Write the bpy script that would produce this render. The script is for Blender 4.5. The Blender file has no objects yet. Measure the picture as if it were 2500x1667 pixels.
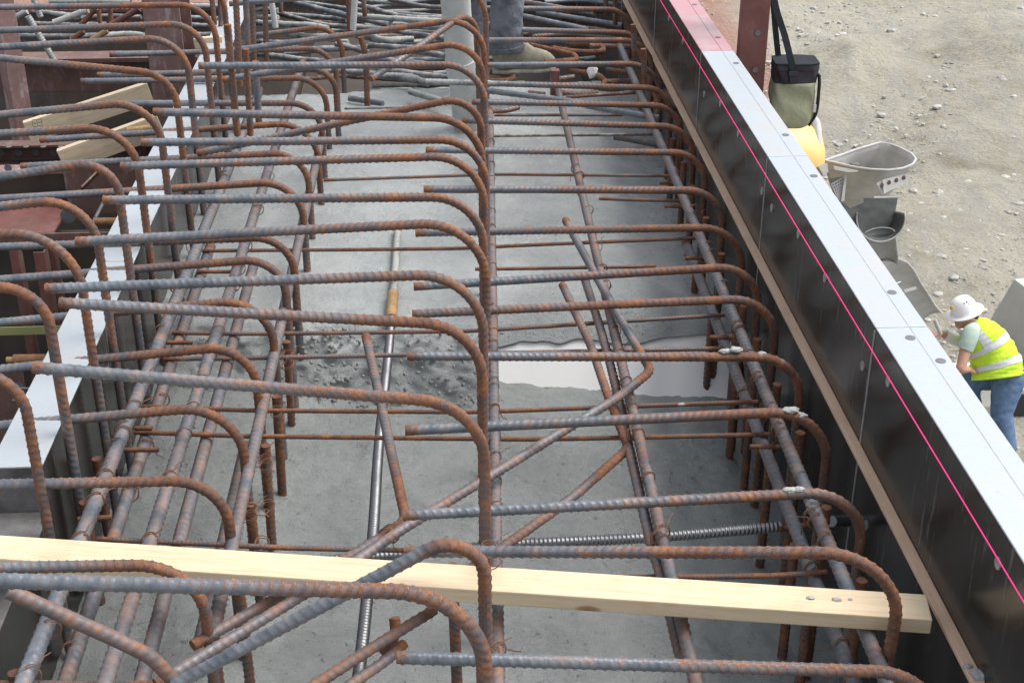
import bpy, bmesh, math, random
import numpy as np
from mathutils import Vector, noise
random.seed(7)
rng = np.random.default_rng(11)
scene = bpy.context.scene
COL = scene.collection

# ------------------------------------------------------------------ camera
F_PX, CX, CY = 3435.0, 1250.0, 833.5          # focal length and centre in photograph pixels (2500 x 1667)
PITCH = math.atan((CY + 940.0) / F_PX)
YAW = math.atan((CX - 1040.0) * math.cos(PITCH) / F_PX)
cam_data = bpy.data.cameras.new('camera')
cam_data.sensor_fit = 'HORIZONTAL'; cam_data.sensor_width = 36.0
cam_data.lens = 36.0 * F_PX / 2500.0
cam_data.clip_start = 0.05; cam_data.clip_end = 2000.0
cam = bpy.data.objects.new('camera', cam_data); COL.objects.link(cam)
cam.location = (0, 0, 0)
cam.rotation_euler = (math.pi / 2 - PITCH, 0, -YAW)
scene.camera = cam

# ------------------------------------------------------------------ light
SUN_EL, SUN_AZ = math.radians(60), math.radians(80)      # azimuth from +Y towards +X
world = bpy.data.worlds.new('World'); scene.world = world; world.use_nodes = True
wn = world.node_tree.nodes; wl = world.node_tree.links
for n in list(wn): wn.remove(n)
sky = wn.new('ShaderNodeTexSky'); sky.sky_type = 'NISHITA'; sky.sun_disc = False
sky.sun_elevation = SUN_EL; sky.sun_rotation = SUN_AZ
sky.air_density = 1.0; sky.dust_density = 4.0; sky.ozone_density = 1.0
hs = wn.new('ShaderNodeHueSaturation'); hs.inputs['Saturation'].default_value = 0.38
bg = wn.new('ShaderNodeBackground'); bg.inputs['Strength'].default_value = 0.15
wo = wn.new('ShaderNodeOutputWorld')
wl.new(sky.outputs[0], hs.inputs['Color']); wl.new(hs.outputs[0], bg.inputs['Color']); wl.new(bg.outputs[0], wo.inputs['Surface'])
sun_d = bpy.data.lights.new('sun', 'SUN'); sun_d.energy = 1.2; sun_d.angle = math.radians(38); sun_d.color = (1.0, 0.965, 0.91)
sun = bpy.data.objects.new('sun', sun_d); COL.objects.link(sun)
sd = Vector((math.sin(SUN_AZ) * math.cos(SUN_EL), math.cos(SUN_AZ) * math.cos(SUN_EL), math.sin(SUN_EL)))
sun.rotation_euler = sd.to_track_quat('Z', 'Y').to_euler()
sun.location = (6, 6, 12)
scene.view_settings.view_transform = 'Standard'; scene.view_settings.look = 'None'
scene.view_settings.gamma = 1.0; scene.view_settings.use_curve_mapping = False
scene.view_settings.exposure = 0.82

# ------------------------------------------------------------------ photograph pixel -> place
_fw = np.array([math.sin(YAW) * math.cos(PITCH), math.cos(YAW) * math.cos(PITCH), -math.sin(PITCH)])
_rt = np.array([math.cos(YAW), -math.sin(YAW), 0.0]); _up = np.cross(_rt, _fw)
def ray(p): return _fw + _rt * ((p[0] - CX) / F_PX) - _up * ((p[1] - CY) / F_PX)
def atz(p, z): d = ray(p); return d * (z / d[2])
def aty(p, y): d = ray(p); return d * (y / d[1])
def atx(p, x): d = ray(p); return d * (x / d[0])
def atd(p, t): return ray(p) * t

# ------------------------------------------------------------------ materials
def mat(name):
    m = bpy.data.materials.new(name); m.use_nodes = True
    nt = m.node_tree; b = nt.nodes['Principled BSDF']
    return m, nt, b
def N(nt, t, **kw):
    n = nt.nodes.new(t)
    for k, v in kw.items():
        if k in n.inputs: n.inputs[k].default_value = v
        else: setattr(n, k, v)
    return n
def noise_n(nt, scale, detail=4, rough=0.55, vec=None, dist=0.0):
    n = N(nt, 'ShaderNodeTexNoise', Scale=scale, Detail=detail, Roughness=rough, Distortion=dist)
    if vec is not None: nt.links.new(vec, n.inputs['Vector'])
    return n.outputs['Fac']
def ramp(nt, src, stops):
    r = nt.nodes.new('ShaderNodeValToRGB'); e = r.color_ramp.elements
    while len(e) < len(stops): e.new(0.5)
    for el, (p, c) in zip(e, stops):
        el.position = p; el.color = (c[0], c[1], c[2], 1) if not np.isscalar(c) else (c, c, c, 1)
    nt.links.new(src, r.inputs['Fac']); return r.outputs['Color']
def mixc(nt, f, a, b, mode='MIX'):
    n = nt.nodes.new('ShaderNodeMix'); n.data_type = 'RGBA'; n.blend_type = mode
    for s, i in ((f, 0), (a, 6), (b, 7)):
        if hasattr(s, 'is_linked'): nt.links.new(s, n.inputs[i])
        elif i == 0: n.inputs[0].default_value = s
        else: n.inputs[i].default_value = (s[0], s[1], s[2], 1)
    return n.outputs[2]
def math_n(nt, op, a, b=0.0, clamp=False):
    n = nt.nodes.new('ShaderNodeMath'); n.operation = op; n.use_clamp = clamp
    for s, i in ((a, 0), (b, 1)):
        if hasattr(s, 'is_linked'): nt.links.new(s, n.inputs[i])
        else: n.inputs[i].default_value = s
    return n.outputs[0]
def bump(nt, b, h, strength, dist):
    n = N(nt, 'ShaderNodeBump', Strength=strength, Distance=dist)
    nt.links.new(h, n.inputs['Height']); nt.links.new(n.outputs[0], b.inputs['Normal'])
def coord(nt, which='Object', scale=(1, 1, 1), rot=(0, 0, 0)):
    t = nt.nodes.new('ShaderNodeTexCoord'); m = nt.nodes.new('ShaderNodeMapping')
    m.inputs['Scale'].default_value = scale; m.inputs['Rotation'].default_value = rot
    nt.links.new(t.outputs[which], m.inputs['Vector']); return m.outputs[0]
def attr(nt, name):
    a = nt.nodes.new('ShaderNodeAttribute'); a.attribute_name = name; return a.outputs['Fac']
def simple(name, col, rough=0.6, metal=0.0, var=0.12, scale=6.0, bmp=0.0, bscale=60.0, spec=0.5):
    m, nt, b = mat(name); v = coord(nt)
    n = noise_n(nt, scale, 5, 0.6, v)
    c = ramp(nt, n, [(0.25, [x * (1 - var) for x in col]), (0.75, [min(1, x * (1 + var)) for x in col])])
    nt.links.new(c, b.inputs['Base Color'])
    b.inputs['Roughness'].default_value = rough; b.inputs['Metallic'].default_value = metal
    b.inputs['Specular IOR Level'].default_value = spec
    if bmp: bump(nt, b, noise_n(nt, bscale, 4, 0.6, v), bmp, 0.01)
    return m

def make_rebar_mat(name, base_rust, edge_k=1.0):
    m, nt, b = mat(name)
    geo = nt.nodes.new('ShaderNodeNewGeometry'); pos = geo.outputs['Position']
    oi = nt.nodes.new('ShaderNodeObjectInfo'); rnd = oi.outputs['Random']
    addv = nt.nodes.new('ShaderNodeVectorMath'); addv.operation = 'ADD'
    comb = nt.nodes.new('ShaderNodeCombineXYZ')
    nt.links.new(math_n(nt, 'MULTIPLY', rnd, 37.0), comb.inputs[0]); nt.links.new(math_n(nt, 'MULTIPLY', rnd, 91.0), comb.inputs[2])
    nt.links.new(pos, addv.inputs[0]); nt.links.new(comb.outputs[0], addv.inputs[1]); v = addv.outputs[0]
    fine = noise_n(nt, 130, 5, 0.65, v); mid = noise_n(nt, 22, 5, 0.6, v); big = noise_n(nt, 5, 3, 0.5, v)
    scale_c = ramp(nt, mid, [(0.2, (0.07, 0.083, 0.10)), (0.48, (0.15, 0.17, 0.193)), (0.75, (0.26, 0.28, 0.30))])
    rust_c = ramp(nt, math_n(nt, 'ADD', math_n(nt, 'MULTIPLY', mid, 0.55), math_n(nt, 'MULTIPLY', fine, 0.45)),
                  [(0.30, (0.035, 0.020, 0.015)), (0.45, (0.105, 0.044, 0.024)), (0.56, (0.215, 0.086, 0.035)), (0.72, (0.39, 0.165, 0.05))])
    dust = mixc(nt, math_n(nt, 'MULTIPLY', big, 0.28), rust_c, (0.165, 0.10, 0.08))
    rust = attr(nt, 'rust'); rib = attr(nt, 'rib'); coat = attr(nt, 'coat')
    # amount of rust: bends, ribs, blotches, each bar its own share
    edge = math_n(nt, 'MULTIPLY', math_n(nt, 'MULTIPLY', rib, math_n(nt, 'SUBTRACT', 1.0, rib)), 4.0)
    f = math_n(nt, 'ADD', math_n(nt, 'MULTIPLY', rust, 1.45), math_n(nt, 'MULTIPLY', edge, math_n(nt, 'MULTIPLY', math_n(nt, 'ADD', 0.15, mid), edge_k)))
    f = math_n(nt, 'SUBTRACT', f, math_n(nt, 'MULTIPLY', math_n(nt, 'MULTIPLY', rib, rust), 0.55))
    f = math_n(nt, 'ADD', f, math_n(nt, 'MULTIPLY', math_n(nt, 'SUBTRACT', rnd, 0.5), 0.34))
    f = math_n(nt, 'ADD', f, math_n(nt, 'MULTIPLY', math_n(nt, 'SUBTRACT', mid, 0.50), 1.5))
    f = math_n(nt, 'ADD', f, math_n(nt, 'MULTIPLY', math_n(nt, 'SUBTRACT', fine, 0.5), 1.0))
    f = math_n(nt, 'ADD', f, math_n(nt, 'MULTIPLY', math_n(nt, 'SUBTRACT', big, 0.5), 1.0))
    f = math_n(nt, 'ADD', f, base_rust, clamp=True)
    c = mixc(nt, f, scale_c, dust)
    # cement splashed on from above
    sep = nt.nodes.new('ShaderNodeSeparateXYZ'); nt.links.new(geo.outputs['Normal'], sep.inputs[0])
    cf = math_n(nt, 'ADD', math_n(nt, 'MULTIPLY', sep.outputs[2], 0.55), math_n(nt, 'MULTIPLY', math_n(nt, 'SUBTRACT', mid, 0.45), 4.0))
    cf = math_n(nt, 'ADD', cf, math_n(nt, 'SUBTRACT', math_n(nt, 'MULTIPLY', coat, 2.2), 1.35), clamp=True)
    cf = math_n(nt, 'MULTIPLY', cf, math_n(nt, 'GREATER_THAN', coat, 0.01))
    cem = ramp(nt, fine, [(0.3, (0.24, 0.25, 0.24)), (0.7, (0.44, 0.45, 0.43))])
    c = mixc(nt, cf, c, cem)
    nt.links.new(c, b.inputs['Base Color'])
    r = math_n(nt, 'ADD', 0.34, math_n(nt, 'MULTIPLY', math_n(nt, 'MAXIMUM', f, cf), 0.46))
    nt.links.new(r, b.inputs['Roughness'])
    mt = math_n(nt, 'MULTIPLY', math_n(nt, 'SUBTRACT', 1.0, math_n(nt, 'MAXIMUM', f, cf)), 0.18)
    nt.links.new(mt, b.inputs['Metallic'])
    bump(nt, b, math_n(nt, 'ADD', fine, math_n(nt, 'MULTIPLY', mid, 0.7)), 0.35, 0.002)
    return m
M = {}
M['bar'] = make_rebar_mat('rebar_steel', -0.58)
M['bar_long'] = make_rebar_mat('rebar_dusty', 0.22, 0.35)
M['bar_rusty'] = make_rebar_mat('rebar_rusted', 0.35)

def galv(name, col, rough):
    m, nt, b = mat(name); v = coord(nt)
    n = noise_n(nt, 30, 4, 0.6, v)
    nt.links.new(ramp(nt, n, [(0.3, [x * 0.75 for x in col]), (0.7, col)]), b.inputs['Base Color'])
    b.inputs['Metallic'].default_value = 0.9; b.inputs['Roughness'].default_value = rough
    return m
M['galv'] = galv('bright_rod_steel', (0.28, 0.285, 0.295), 0.44)
M['brass'] = simple('coupler_brown', (0.36, 0.23, 0.11), 0.55, 0.2, 0.35, 25)

def form_black():
    m, nt, b = mat('black_form_face')
    v = coord(nt, 'Object', (9, 9, 0.8)); v2 = coord(nt, 'Object', (1, 1, 1))
    streak = noise_n(nt, 5, 6, 0.7, v); blot = noise_n(nt, 2.2, 4, 0.6, v2); sp = noise_n(nt, 70, 3, 0.6, v2)
    f = math_n(nt, 'MULTIPLY', ramp(nt, streak, [(0.55, 0.0), (0.78, 1.0)]), ramp(nt, blot, [(0.44, 0.0), (0.64, 0.85)]))
    f = math_n(nt, 'ADD', f, ramp(nt, sp, [(0.755, 0.0), (0.80, 0.5)]), clamp=True)
    base = ramp(nt, blot, [(0.3, (0.010, 0.0095, 0.009)), (0.7, (0.030, 0.024, 0.020))])
    nt.links.new(mixc(nt, f, base, (0.26, 0.26, 0.26)), b.inputs['Base Color'])
    r = math_n(nt, 'ADD', 0.15, math_n(nt, 'MULTIPLY', math_n(nt, 'ADD', f, math_n(nt, 'MULTIPLY', blot, 0.25)), 0.5))
    nt.links.new(r, b.inputs['Roughness'])
    bump(nt, b, noise_n(nt, 3, 3, 0.5, v), 0.04, 0.01)
    return m
M['form'] = form_black()
def plate(name, col):
    m, nt, b = mat(name)
    v = coord(nt, 'Object', (3, 40, 3)); v2 = coord(nt)
    br = noise_n(nt, 9, 5, 0.7, v); blot = noise_n(nt, 6, 4, 0.6, v2); fn = noise_n(nt, 60, 4, 0.7, v2)
    c = ramp(nt, br, [(0.25, [x * 0.86 for x in col]), (0.75, col)])
    c = mixc(nt, ramp(nt, blot, [(0.50, 0.0), (0.70, 0.55)]), c, (0.47, 0.455, 0.42))
    c = mixc(nt, ramp(nt, fn, [(0.62, 0.0), (0.70, 0.55)]), c, (0.33, 0.29, 0.25))
    nt.links.new(c, b.inputs['Base Color'])
    b.inputs['Metallic'].default_value = 0.25; b.inputs['Roughness'].default_value = 0.5
    bump(nt, b, br, 0.05, 0.005)
    return m
M['plate'] = plate('galvanised_top_plate', (0.46, 0.505, 0.54))
M['pink'] = plate('pink_top_plate', (0.52, 0.29, 0.32))  # pink tint given to the base colour of the far top plates
M['panel_dirty'] = simple('stained_form_edge', (0.115, 0.11, 0.11), 0.6, 0.1, 0.75, 9, 0.3)

def wood(name, light, dark, axis_scale, knots=True, rough=0.6):
    m, nt, b = mat(name); v = coord(nt, 'Object', axis_scale)
    g = noise_n(nt, 3.0, 6, 0.65, v, 0.6); g2 = noise_n(nt, 14.0, 4, 0.7, v)
    f = math_n(nt, 'ADD', math_n(nt, 'MULTIPLY', g, 0.7), math_n(nt, 'MULTIPLY', g2, 0.3))
    c = ramp(nt, f, [(0.32, dark), (0.52, light), (0.75, [min(1, x * 1.08) for x in light])])
    if knots:
        vo = N(nt, 'ShaderNodeTexVoronoi', Scale=1.0); nt.links.new(coord(nt, 'Object', (4.0, 9, 9)), vo.inputs['Vector'])
        k = ramp(nt, vo.outputs['Distance'], [(0.03, 1.0), (0.09, 0.75), (0.13, 0.0)])
        hsel = N(nt, 'ShaderNodeSeparateColor'); nt.links.new(vo.outputs['Color'], hsel.inputs[0])
        k = math_n(nt, 'MULTIPLY', k, math_n(nt, 'GREATER_THAN', hsel.outputs[0], 0.2))
        c = mixc(nt, k, c, (0.30, 0.17, 0.075))
    st = noise_n(nt, 7, 4, 0.6, coord(nt))
    c = mixc(nt, ramp(nt, st, [(0.55, 0.0), (0.8, 0.35)]), c, [x * 0.62 for x in dark])
    nt.links.new(c, b.inputs['Base Color']); b.inputs['Roughness'].default_value = rough
    b.inputs['Specular IOR Level'].default_value = 0.25
    bump(nt, b, f, 0.15, 0.004)
    return m
M['spruce'] = wood('fresh_spruce', (0.68, 0.55, 0.38), (0.56, 0.42, 0.26), (1.6, 26, 26))
M['strip'] = wood('reddish_strip_wood', (0.66, 0.46, 0.32), (0.53, 0.345, 0.225), (22, 1.5, 22), False)
M['ply'] = wood('weathered_lumber', (0.60, 0.50, 0.36), (0.42, 0.33, 0.22), (1.6, 24, 24))

def concrete(name, dark, light, wet, bs, coarse=0.9):
    m, nt, b = mat(name); v = coord(nt)
    big = noise_n(nt, 3.0, 5, 0.6, v); mid = noise_n(nt, 30, 7, 0.68, v); fine = noise_n(nt, 140, 5, 0.7, v); pit = noise_n(nt, 60, 2, 0.5, v, 0.8)
    f = math_n(nt, 'ADD', math_n(nt, 'MULTIPLY', big, 0.45), math_n(nt, 'MULTIPLY', mid, 0.35))
    f = math_n(nt, 'ADD', f, math_n(nt, 'MULTIPLY', fine, 0.2))
    c = ramp(nt, f, [(0.32, dark), (0.66, light)])
    pm = ramp(nt, pit, [(0.24, 1.0), (0.33, 0.0)])
    c = mixc(nt, math_n(nt, 'MULTIPLY', pm, 0.42), c, [x * 0.45 for x in dark])
    nt.links.new(c, b.inputs['Base Color'])
    nt.links.new(ramp(nt, big, [(0.35, wet), (0.65, wet + 0.28)]), b.inputs['Roughness'])
    h = math_n(nt, 'ADD', math_n(nt, 'MULTIPLY', mid, coarse), math_n(nt, 'MULTIPLY', fine, 0.5))
    h = math_n(nt, 'SUBTRACT', h, math_n(nt, 'MULTIPLY', pm, 0.5))
    bump(nt, b, h, bs, 0.014)
    return m
M['conc'] = concrete('fresh_concrete', (0.215, 0.232, 0.226), (0.325, 0.345, 0.338), 0.20, 0.85)
M['conc_wet'] = concrete('fresh_concrete_wet', (0.27, 0.288, 0.283), (0.39, 0.41, 0.405), 0.10, 0.6, 0.7)
M['splat'] = concrete('drying_concrete', (0.33, 0.34, 0.325), (0.50, 0.51, 0.49), 0.7, 0.6)
M['hose'] = concrete('cement_coated_hose', (0.40, 0.42, 0.40), (0.60, 0.62, 0.60), 0.55, 0.12)
M['foam'] = simple('white_foam', (0.90, 0.90, 0.88), 0.55, 0, 0.03, 3, 0.05, 20)

def dirt():
    m, nt, b = mat('dry_site_dirt'); v = coord(nt)
    big = noise_n(nt, 0.35, 5, 0.6, v); mid = noise_n(nt, 2.2, 6, 0.65, v); fine = noise_n(nt, 14, 6, 0.72, v)
    vs = coord(nt, 'Object', (1.6, 0.28, 1), (0, 0, math.radians(62))); tr = noise_n(nt, 2.4, 4, 0.6, vs)
    f = math_n(nt, 'ADD', math_n(nt, 'MULTIPLY', big, 0.42), math_n(nt, 'MULTIPLY', mid, 0.3))
    f = math_n(nt, 'ADD', f, math_n(nt, 'MULTIPLY', fine, 0.28))
    c = ramp(nt, f, [(0.38, (0.275, 0.247, 0.19)), (0.5, (0.445, 0.415, 0.335)), (0.66, (0.55, 0.525, 0.455))])
    c = mixc(nt, ramp(nt, tr, [(0.42, 0.0), (0.64, 0.6)]), c, (0.37, 0.36, 0.33))
    # reddish tint put into the dirt colour far along the form
    t = nt.nodes.new('ShaderNodeTexCoord'); sx = nt.nodes.new('ShaderNodeSeparateXYZ'); nt.links.new(t.outputs['Object'], sx.inputs[0])
    red = math_n(nt, 'MULTIPLY', ramp(nt, math_n(nt, 'MULTIPLY', sx.outputs[1], 0.02), [(0.40, 0.0), (0.45, 0.75)]),
                 ramp(nt, math_n(nt, 'ADD', math_n(nt, 'MULTIPLY', sx.outputs[0], 0.08), math_n(nt, 'MULTIPLY', mid, 0.05)), [(0.47, 1.0), (0.53, 0.0)]))
    c = mixc(nt, red, c, (0.40, 0.20, 0.15))
    nt.links.new(c, b.inputs['Base Color']); b.inputs['Roughness'].default_value = 0.92
    b.inputs['Specular IOR Level'].default_value = 0.2
    bump(nt, b, math_n(nt, 'ADD', math_n(nt, 'MULTIPLY', mid, 1.0), math_n(nt, 'MULTIPLY', fine, 0.6)), 1.0, 0.16)
    return m
M['dirt'] = dirt()
M['stone'] = simple('loose_stone', (0.42, 0.41, 0.375), 0.9, 0, 0.4, 0.9)

def primer(name, col, rustc, dust=0.35):
    m, nt, b = mat(name); v = coord(nt)
    n1 = noise_n(nt, 9, 6, 0.65, v); n2 = noise_n(nt, 10, 9, 0.78, coord(nt, 'Object', (1.6, 1.6, 0.6))); n3 = noise_n(nt, 3, 4, 0.6, v)
    c = ramp(nt, n1, [(0.3, [x * 0.6 for x in col]), (0.6, col)])
    c = mixc(nt, ramp(nt, n3, [(0.45, 0.0), (0.7, 0.7)]), c, rustc)
    c = mixc(nt, ramp(nt, n2, [(0.52, 0.0), (0.70, dust)]), c, (0.50, 0.46, 0.45))
    nt.links.new(c, b.inputs['Base Color']); b.inputs['Roughness'].default_value = 0.65
    bump(nt, b, n2, 0.15, 0.004)
    return m
M['red'] = primer('red_primer_steel', (0.20, 0.075, 0.066), (0.17, 0.10, 0.078), 0.15)
M['red_dusty'] = primer('dusty_red_steel', (0.27, 0.165, 0.155), (0.22, 0.125, 0.105), 0.85)
M['steel_dark'] = primer('dark_weathered_steel', (0.115, 0.105, 0.095), (0.17, 0.095, 0.05), 0.14)
M['steel_brown'] = primer('brown_steel', (0.15, 0.085, 0.072), (0.19, 0.11, 0.075), 0.32)
M['shade'] = simple('dark_plate_and_shade', (0.075, 0.062, 0.052), 0.6, 0.1, 0.4, 5)  # dark tone also stands in for shade in gaps and openings
M['rust_thread'] = simple('rusted_thread', (0.22, 0.11, 0.055), 0.75, 0.1, 0.4, 40, 0.2)
M['wire'] = simple('rusty_tie_wire', (0.17, 0.085, 0.05), 0.7, 0.2, 0.4, 30)
def glow_free(name, col, rough=0.6): return simple(name, col, rough, 0, 0.04, 8)
M['string'] = glow_free('pink_string', (0.90, 0.025, 0.22), 0.7)
M['strap_green'] = simple('olive_strap', (0.30, 0.31, 0.13), 0.8)
M['cap'] = simple('grey_bolt_cap', (0.42, 0.43, 0.43), 0.45, 0.6, 0.25, 30)
M['hole'] = simple('bolt_hole_dark', (0.16, 0.165, 0.17), 0.6, 0.3, 0.2)
# people and kit
def cloth(name, col, var=0.2, sc=14, bs=0.35):
    return simple(name, col, 0.9, 0, var, sc, bs, 30, 0.2)
M['denim'] = cloth('blue_denim', (0.105, 0.165, 0.27), 0.35)
M['denim_grey'] = cloth('grey_denim', (0.15, 0.16, 0.185), 0.6, 7, 0.9)
M['vest'] = cloth('yellow_green_vest', (0.58, 0.84, 0.06), 0.22, 7, 0.8)
M['reflect'] = cloth('silver_reflective_tape', (0.62, 0.64, 0.66), 0.06)
M['shirt'] = cloth('pale_green_shirt', (0.40, 0.50, 0.44), 0.1)
M['sleeve'] = cloth('white_sleeve', (0.72, 0.72, 0.74), 0.06)
M['skin'] = simple('tanned_skin', (0.50, 0.27, 0.19), 0.55, 0, 0.12, 20)
M['hair'] = simple('dark_hair', (0.05, 0.04, 0.035), 0.8)
M['hat'] = simple('white_hard_hat', (0.82, 0.82, 0.82), 0.3, 0, 0.03)
M['boot'] = cloth('dusty_tan_boot', (0.30, 0.28, 0.22), 0.35, 18, 0.5)
M['sole'] = simple('cement_caked_sole', (0.34, 0.335, 0.28), 0.85, 0, 0.35, 30, 0.6)
M['navy'] = simple('navy_print', (0.03, 0.045, 0.09), 0.6)
M['gold'] = simple('gold_print', (0.55, 0.32, 0.04), 0.5)
M['bag_olive'] = cloth('olive_bag_fabric', (0.40, 0.41, 0.275), 0.12, 8, 0.5)
M['bag_dark'] = cloth('charcoal_bag_fabric', (0.052, 0.048, 0.056), 0.2, 20, 0.4)
M['strap'] = cloth('black_webbing', (0.025, 0.03, 0.034), 0.2, 60)
M['zip'] = simple('zip_pull_metal', (0.7, 0.7, 0.7), 0.3, 0.8)
M['yellow'] = simple('yellow_truck_paint', (0.85, 0.55, 0.20), 0.45, 0, 0.1, 3)
def truck_grey():
    m, nt, b = mat('cement_dusted_truck_steel'); v = coord(nt)
    n1 = noise_n(nt, 4, 5, 0.6, v); n2 = noise_n(nt, 25, 5, 0.7, v)
    c = ramp(nt, n1, [(0.3, (0.36, 0.36, 0.345)), (0.7, (0.56, 0.555, 0.535))])
    c = mixc(nt, ramp(nt, n2, [(0.6, 0.0), (0.72, 0.6)]), c, (0.40, 0.27, 0.14))
    nt.links.new(c, b.inputs['Base Color']); b.inputs['Roughness'].default_value = 0.7; return m
M['truck'] = truck_grey()
M['truck_dark'] = simple('dark_chute_inside', (0.085, 0.09, 0.085), 0.5, 0, 0.4, 10)  # dark tone for the truck's insides and openings
M['rubber'] = simple('tyre_rubber', (0.03, 0.03, 0.03), 0.85)
M['precast'] = simple('precast_concrete', (0.56, 0.55, 0.51), 0.85, 0, 0.1, 2.5, 0.2, 20)
M['orange'] = simple('orange_red_paint', (0.50, 0.12, 0.05), 0.5)
M['black_plastic'] = simple('black_plastic', (0.03, 0.03, 0.033), 0.5)

# ------------------------------------------------------------------ objects
def tag(o, label=None, cat=None, group=None, kind=None):
    if label: o['label'] = label
    if cat: o['category'] = cat
    if group: o['group'] = group
    if kind: o['kind'] = kind
    return o
def empty(name, loc=(0, 0, 0), rotz=0.0):
    o = bpy.data.objects.new(name, None); COL.objects.link(o); o.location = loc; o.rotation_euler = (0, 0, rotz)
    o.empty_display_size = 0.1; return o
def link(name, me, m, parent=None, loc=(0, 0, 0)):
    o = bpy.data.objects.new(name, me); COL.objects.link(o); o.location = loc
    if m is not None: me.materials.append(m)
    if parent is not None: o.parent = parent
    return o
def mesh_np(name, V, quads, smooth=True, ngons=(), attrs=None):
    V = np.asarray(V, dtype=np.float32); Q = np.asarray(quads, dtype=np.int32).reshape(-1, 4)
    me = bpy.data.meshes.new(name); nl = Q.size + sum(len(g) for g in ngons)
    me.vertices.add(len(V)); me.vertices.foreach_set('co', V.ravel())
    me.loops.add(nl); me.polygons.add(len(Q) + len(ngons))
    idx = Q.ravel(); st = np.arange(len(Q)) * 4; tot = np.full(len(Q), 4)
    for g in ngons:
        st = np.append(st, len(idx)); tot = np.append(tot, len(g)); idx = np.append(idx, np.asarray(g, dtype=np.int32))
    me.loops.foreach_set('vertex_index', idx.astype(np.int32))
    me.polygons.foreach_set('loop_start', st.astype(np.int32)); me.polygons.foreach_set('loop_total', tot.astype(np.int32))
    sm = np.full(len(st), smooth); sm[len(Q):] = False
    me.polygons.foreach_set('use_smooth', sm)
    if attrs:
        for k, a in attrs.items():
            at = me.attributes.new(k, 'FLOAT', 'POINT'); at.data.foreach_set('value', np.asarray(a, dtype=np.float32))
    me.update(calc_edges=True); me.validate()
    return me

def fillet(points, radii):
    """polyline with rounded corners; returns points and a 0..1 'bend' mark"""
    P = [np.asarray(p, float) for p in points]; out = [P[0]]; mark = [0.0]
    for i in range(1, len(P) - 1):
        a, b, c = P[i - 1], P[i], P[i + 1]; r = radii[i] if not np.isscalar(radii) else radii
        u = a - b; w = c - b; lu = np.linalg.norm(u); lw = np.linalg.norm(w); u /= lu; w /= lw
        ang = math.acos(max(-1, min(1, float(u @ w))))
        if ang > math.pi - 0.02 or r <= 0: out.append(b); mark.append(0.0); continue
        t = min(r / math.tan(ang / 2), lu * 0.95, lw * 0.95); r2 = t * math.tan(ang / 2)
        bis = (u + w); bis /= np.linalg.norm(bis); cen = b + bis * (r2 / math.sin(ang / 2))
        p0 = b + u * t; p1 = b + w * t; v0 = p0 - cen; v1 = p1 - cen; tot = math.pi - ang
        n = max(4, int(tot / 0.12))
        for k in range(n + 1):
            f = k / n; s0 = math.sin((1 - f) * tot) / math.sin(tot) if tot < 3.1 else 1 - f; s1 = math.sin(f * tot) / math.sin(tot) if tot < 3.1 else f
            out.append(cen + v0 * s0 + v1 * s1); mark.append(1.0 if tot > 0.5 else 0.2)
    out.append(P[-1]); mark.append(0.0)
    return np.array(out), np.array(mark)
def resample(path, mark, ds):
    seg = np.linalg.norm(np.diff(path, axis=0), axis=1); keep = np.append(True, seg > 1e-6)
    path = path[keep]; mark = mark[keep]
    s = np.append(0, np.cumsum(np.linalg.norm(np.diff(path, axis=0), axis=1)))
    n = max(2, int(s[-1] / ds)); t = np.linspace(0, s[-1], n + 1)
    return np.stack([np.interp(t, s, path[:, k]) for k in range(3)], 1), np.interp(t, s, mark), t
def catmull(pts, n=8):
    P = [np.asarray(p, float) for p in pts]; P = [2 * P[0] - P[1]] + P + [2 * P[-1] - P[-2]]; out = []
    for i in range(1, len(P) - 2):
        for k in range(n):
            t = k / n; a, b, c, d = P[i - 1:i + 3]
            out.append(0.5 * ((2 * b) + (c - a) * t + (2 * a - 5 * b + 4 * c - d) * t * t + (3 * b - a - 3 * c + d) * t ** 3))
    out.append(P[-2]); return np.array(out)
def frames(path, phi):
    T = np.gradient(path, axis=0); T /= np.linalg.norm(T, axis=1)[:, None]
    n = np.cross(T[0], [0, 0, 1.0]); n = np.cross(T[0], [1.0, 0, 0]) if np.linalg.norm(n) < 0.1 else n
    n /= np.linalg.norm(n); Ns = np.empty_like(path)
    for i in range(len(path)):
        n = n - T[i] * (n @ T[i]); n /= np.linalg.norm(n); Ns[i] = n
    B = np.cross(T, Ns); c, s = math.cos(phi), math.sin(phi)
    return Ns * c + B * s, B * c - Ns * s
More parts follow.
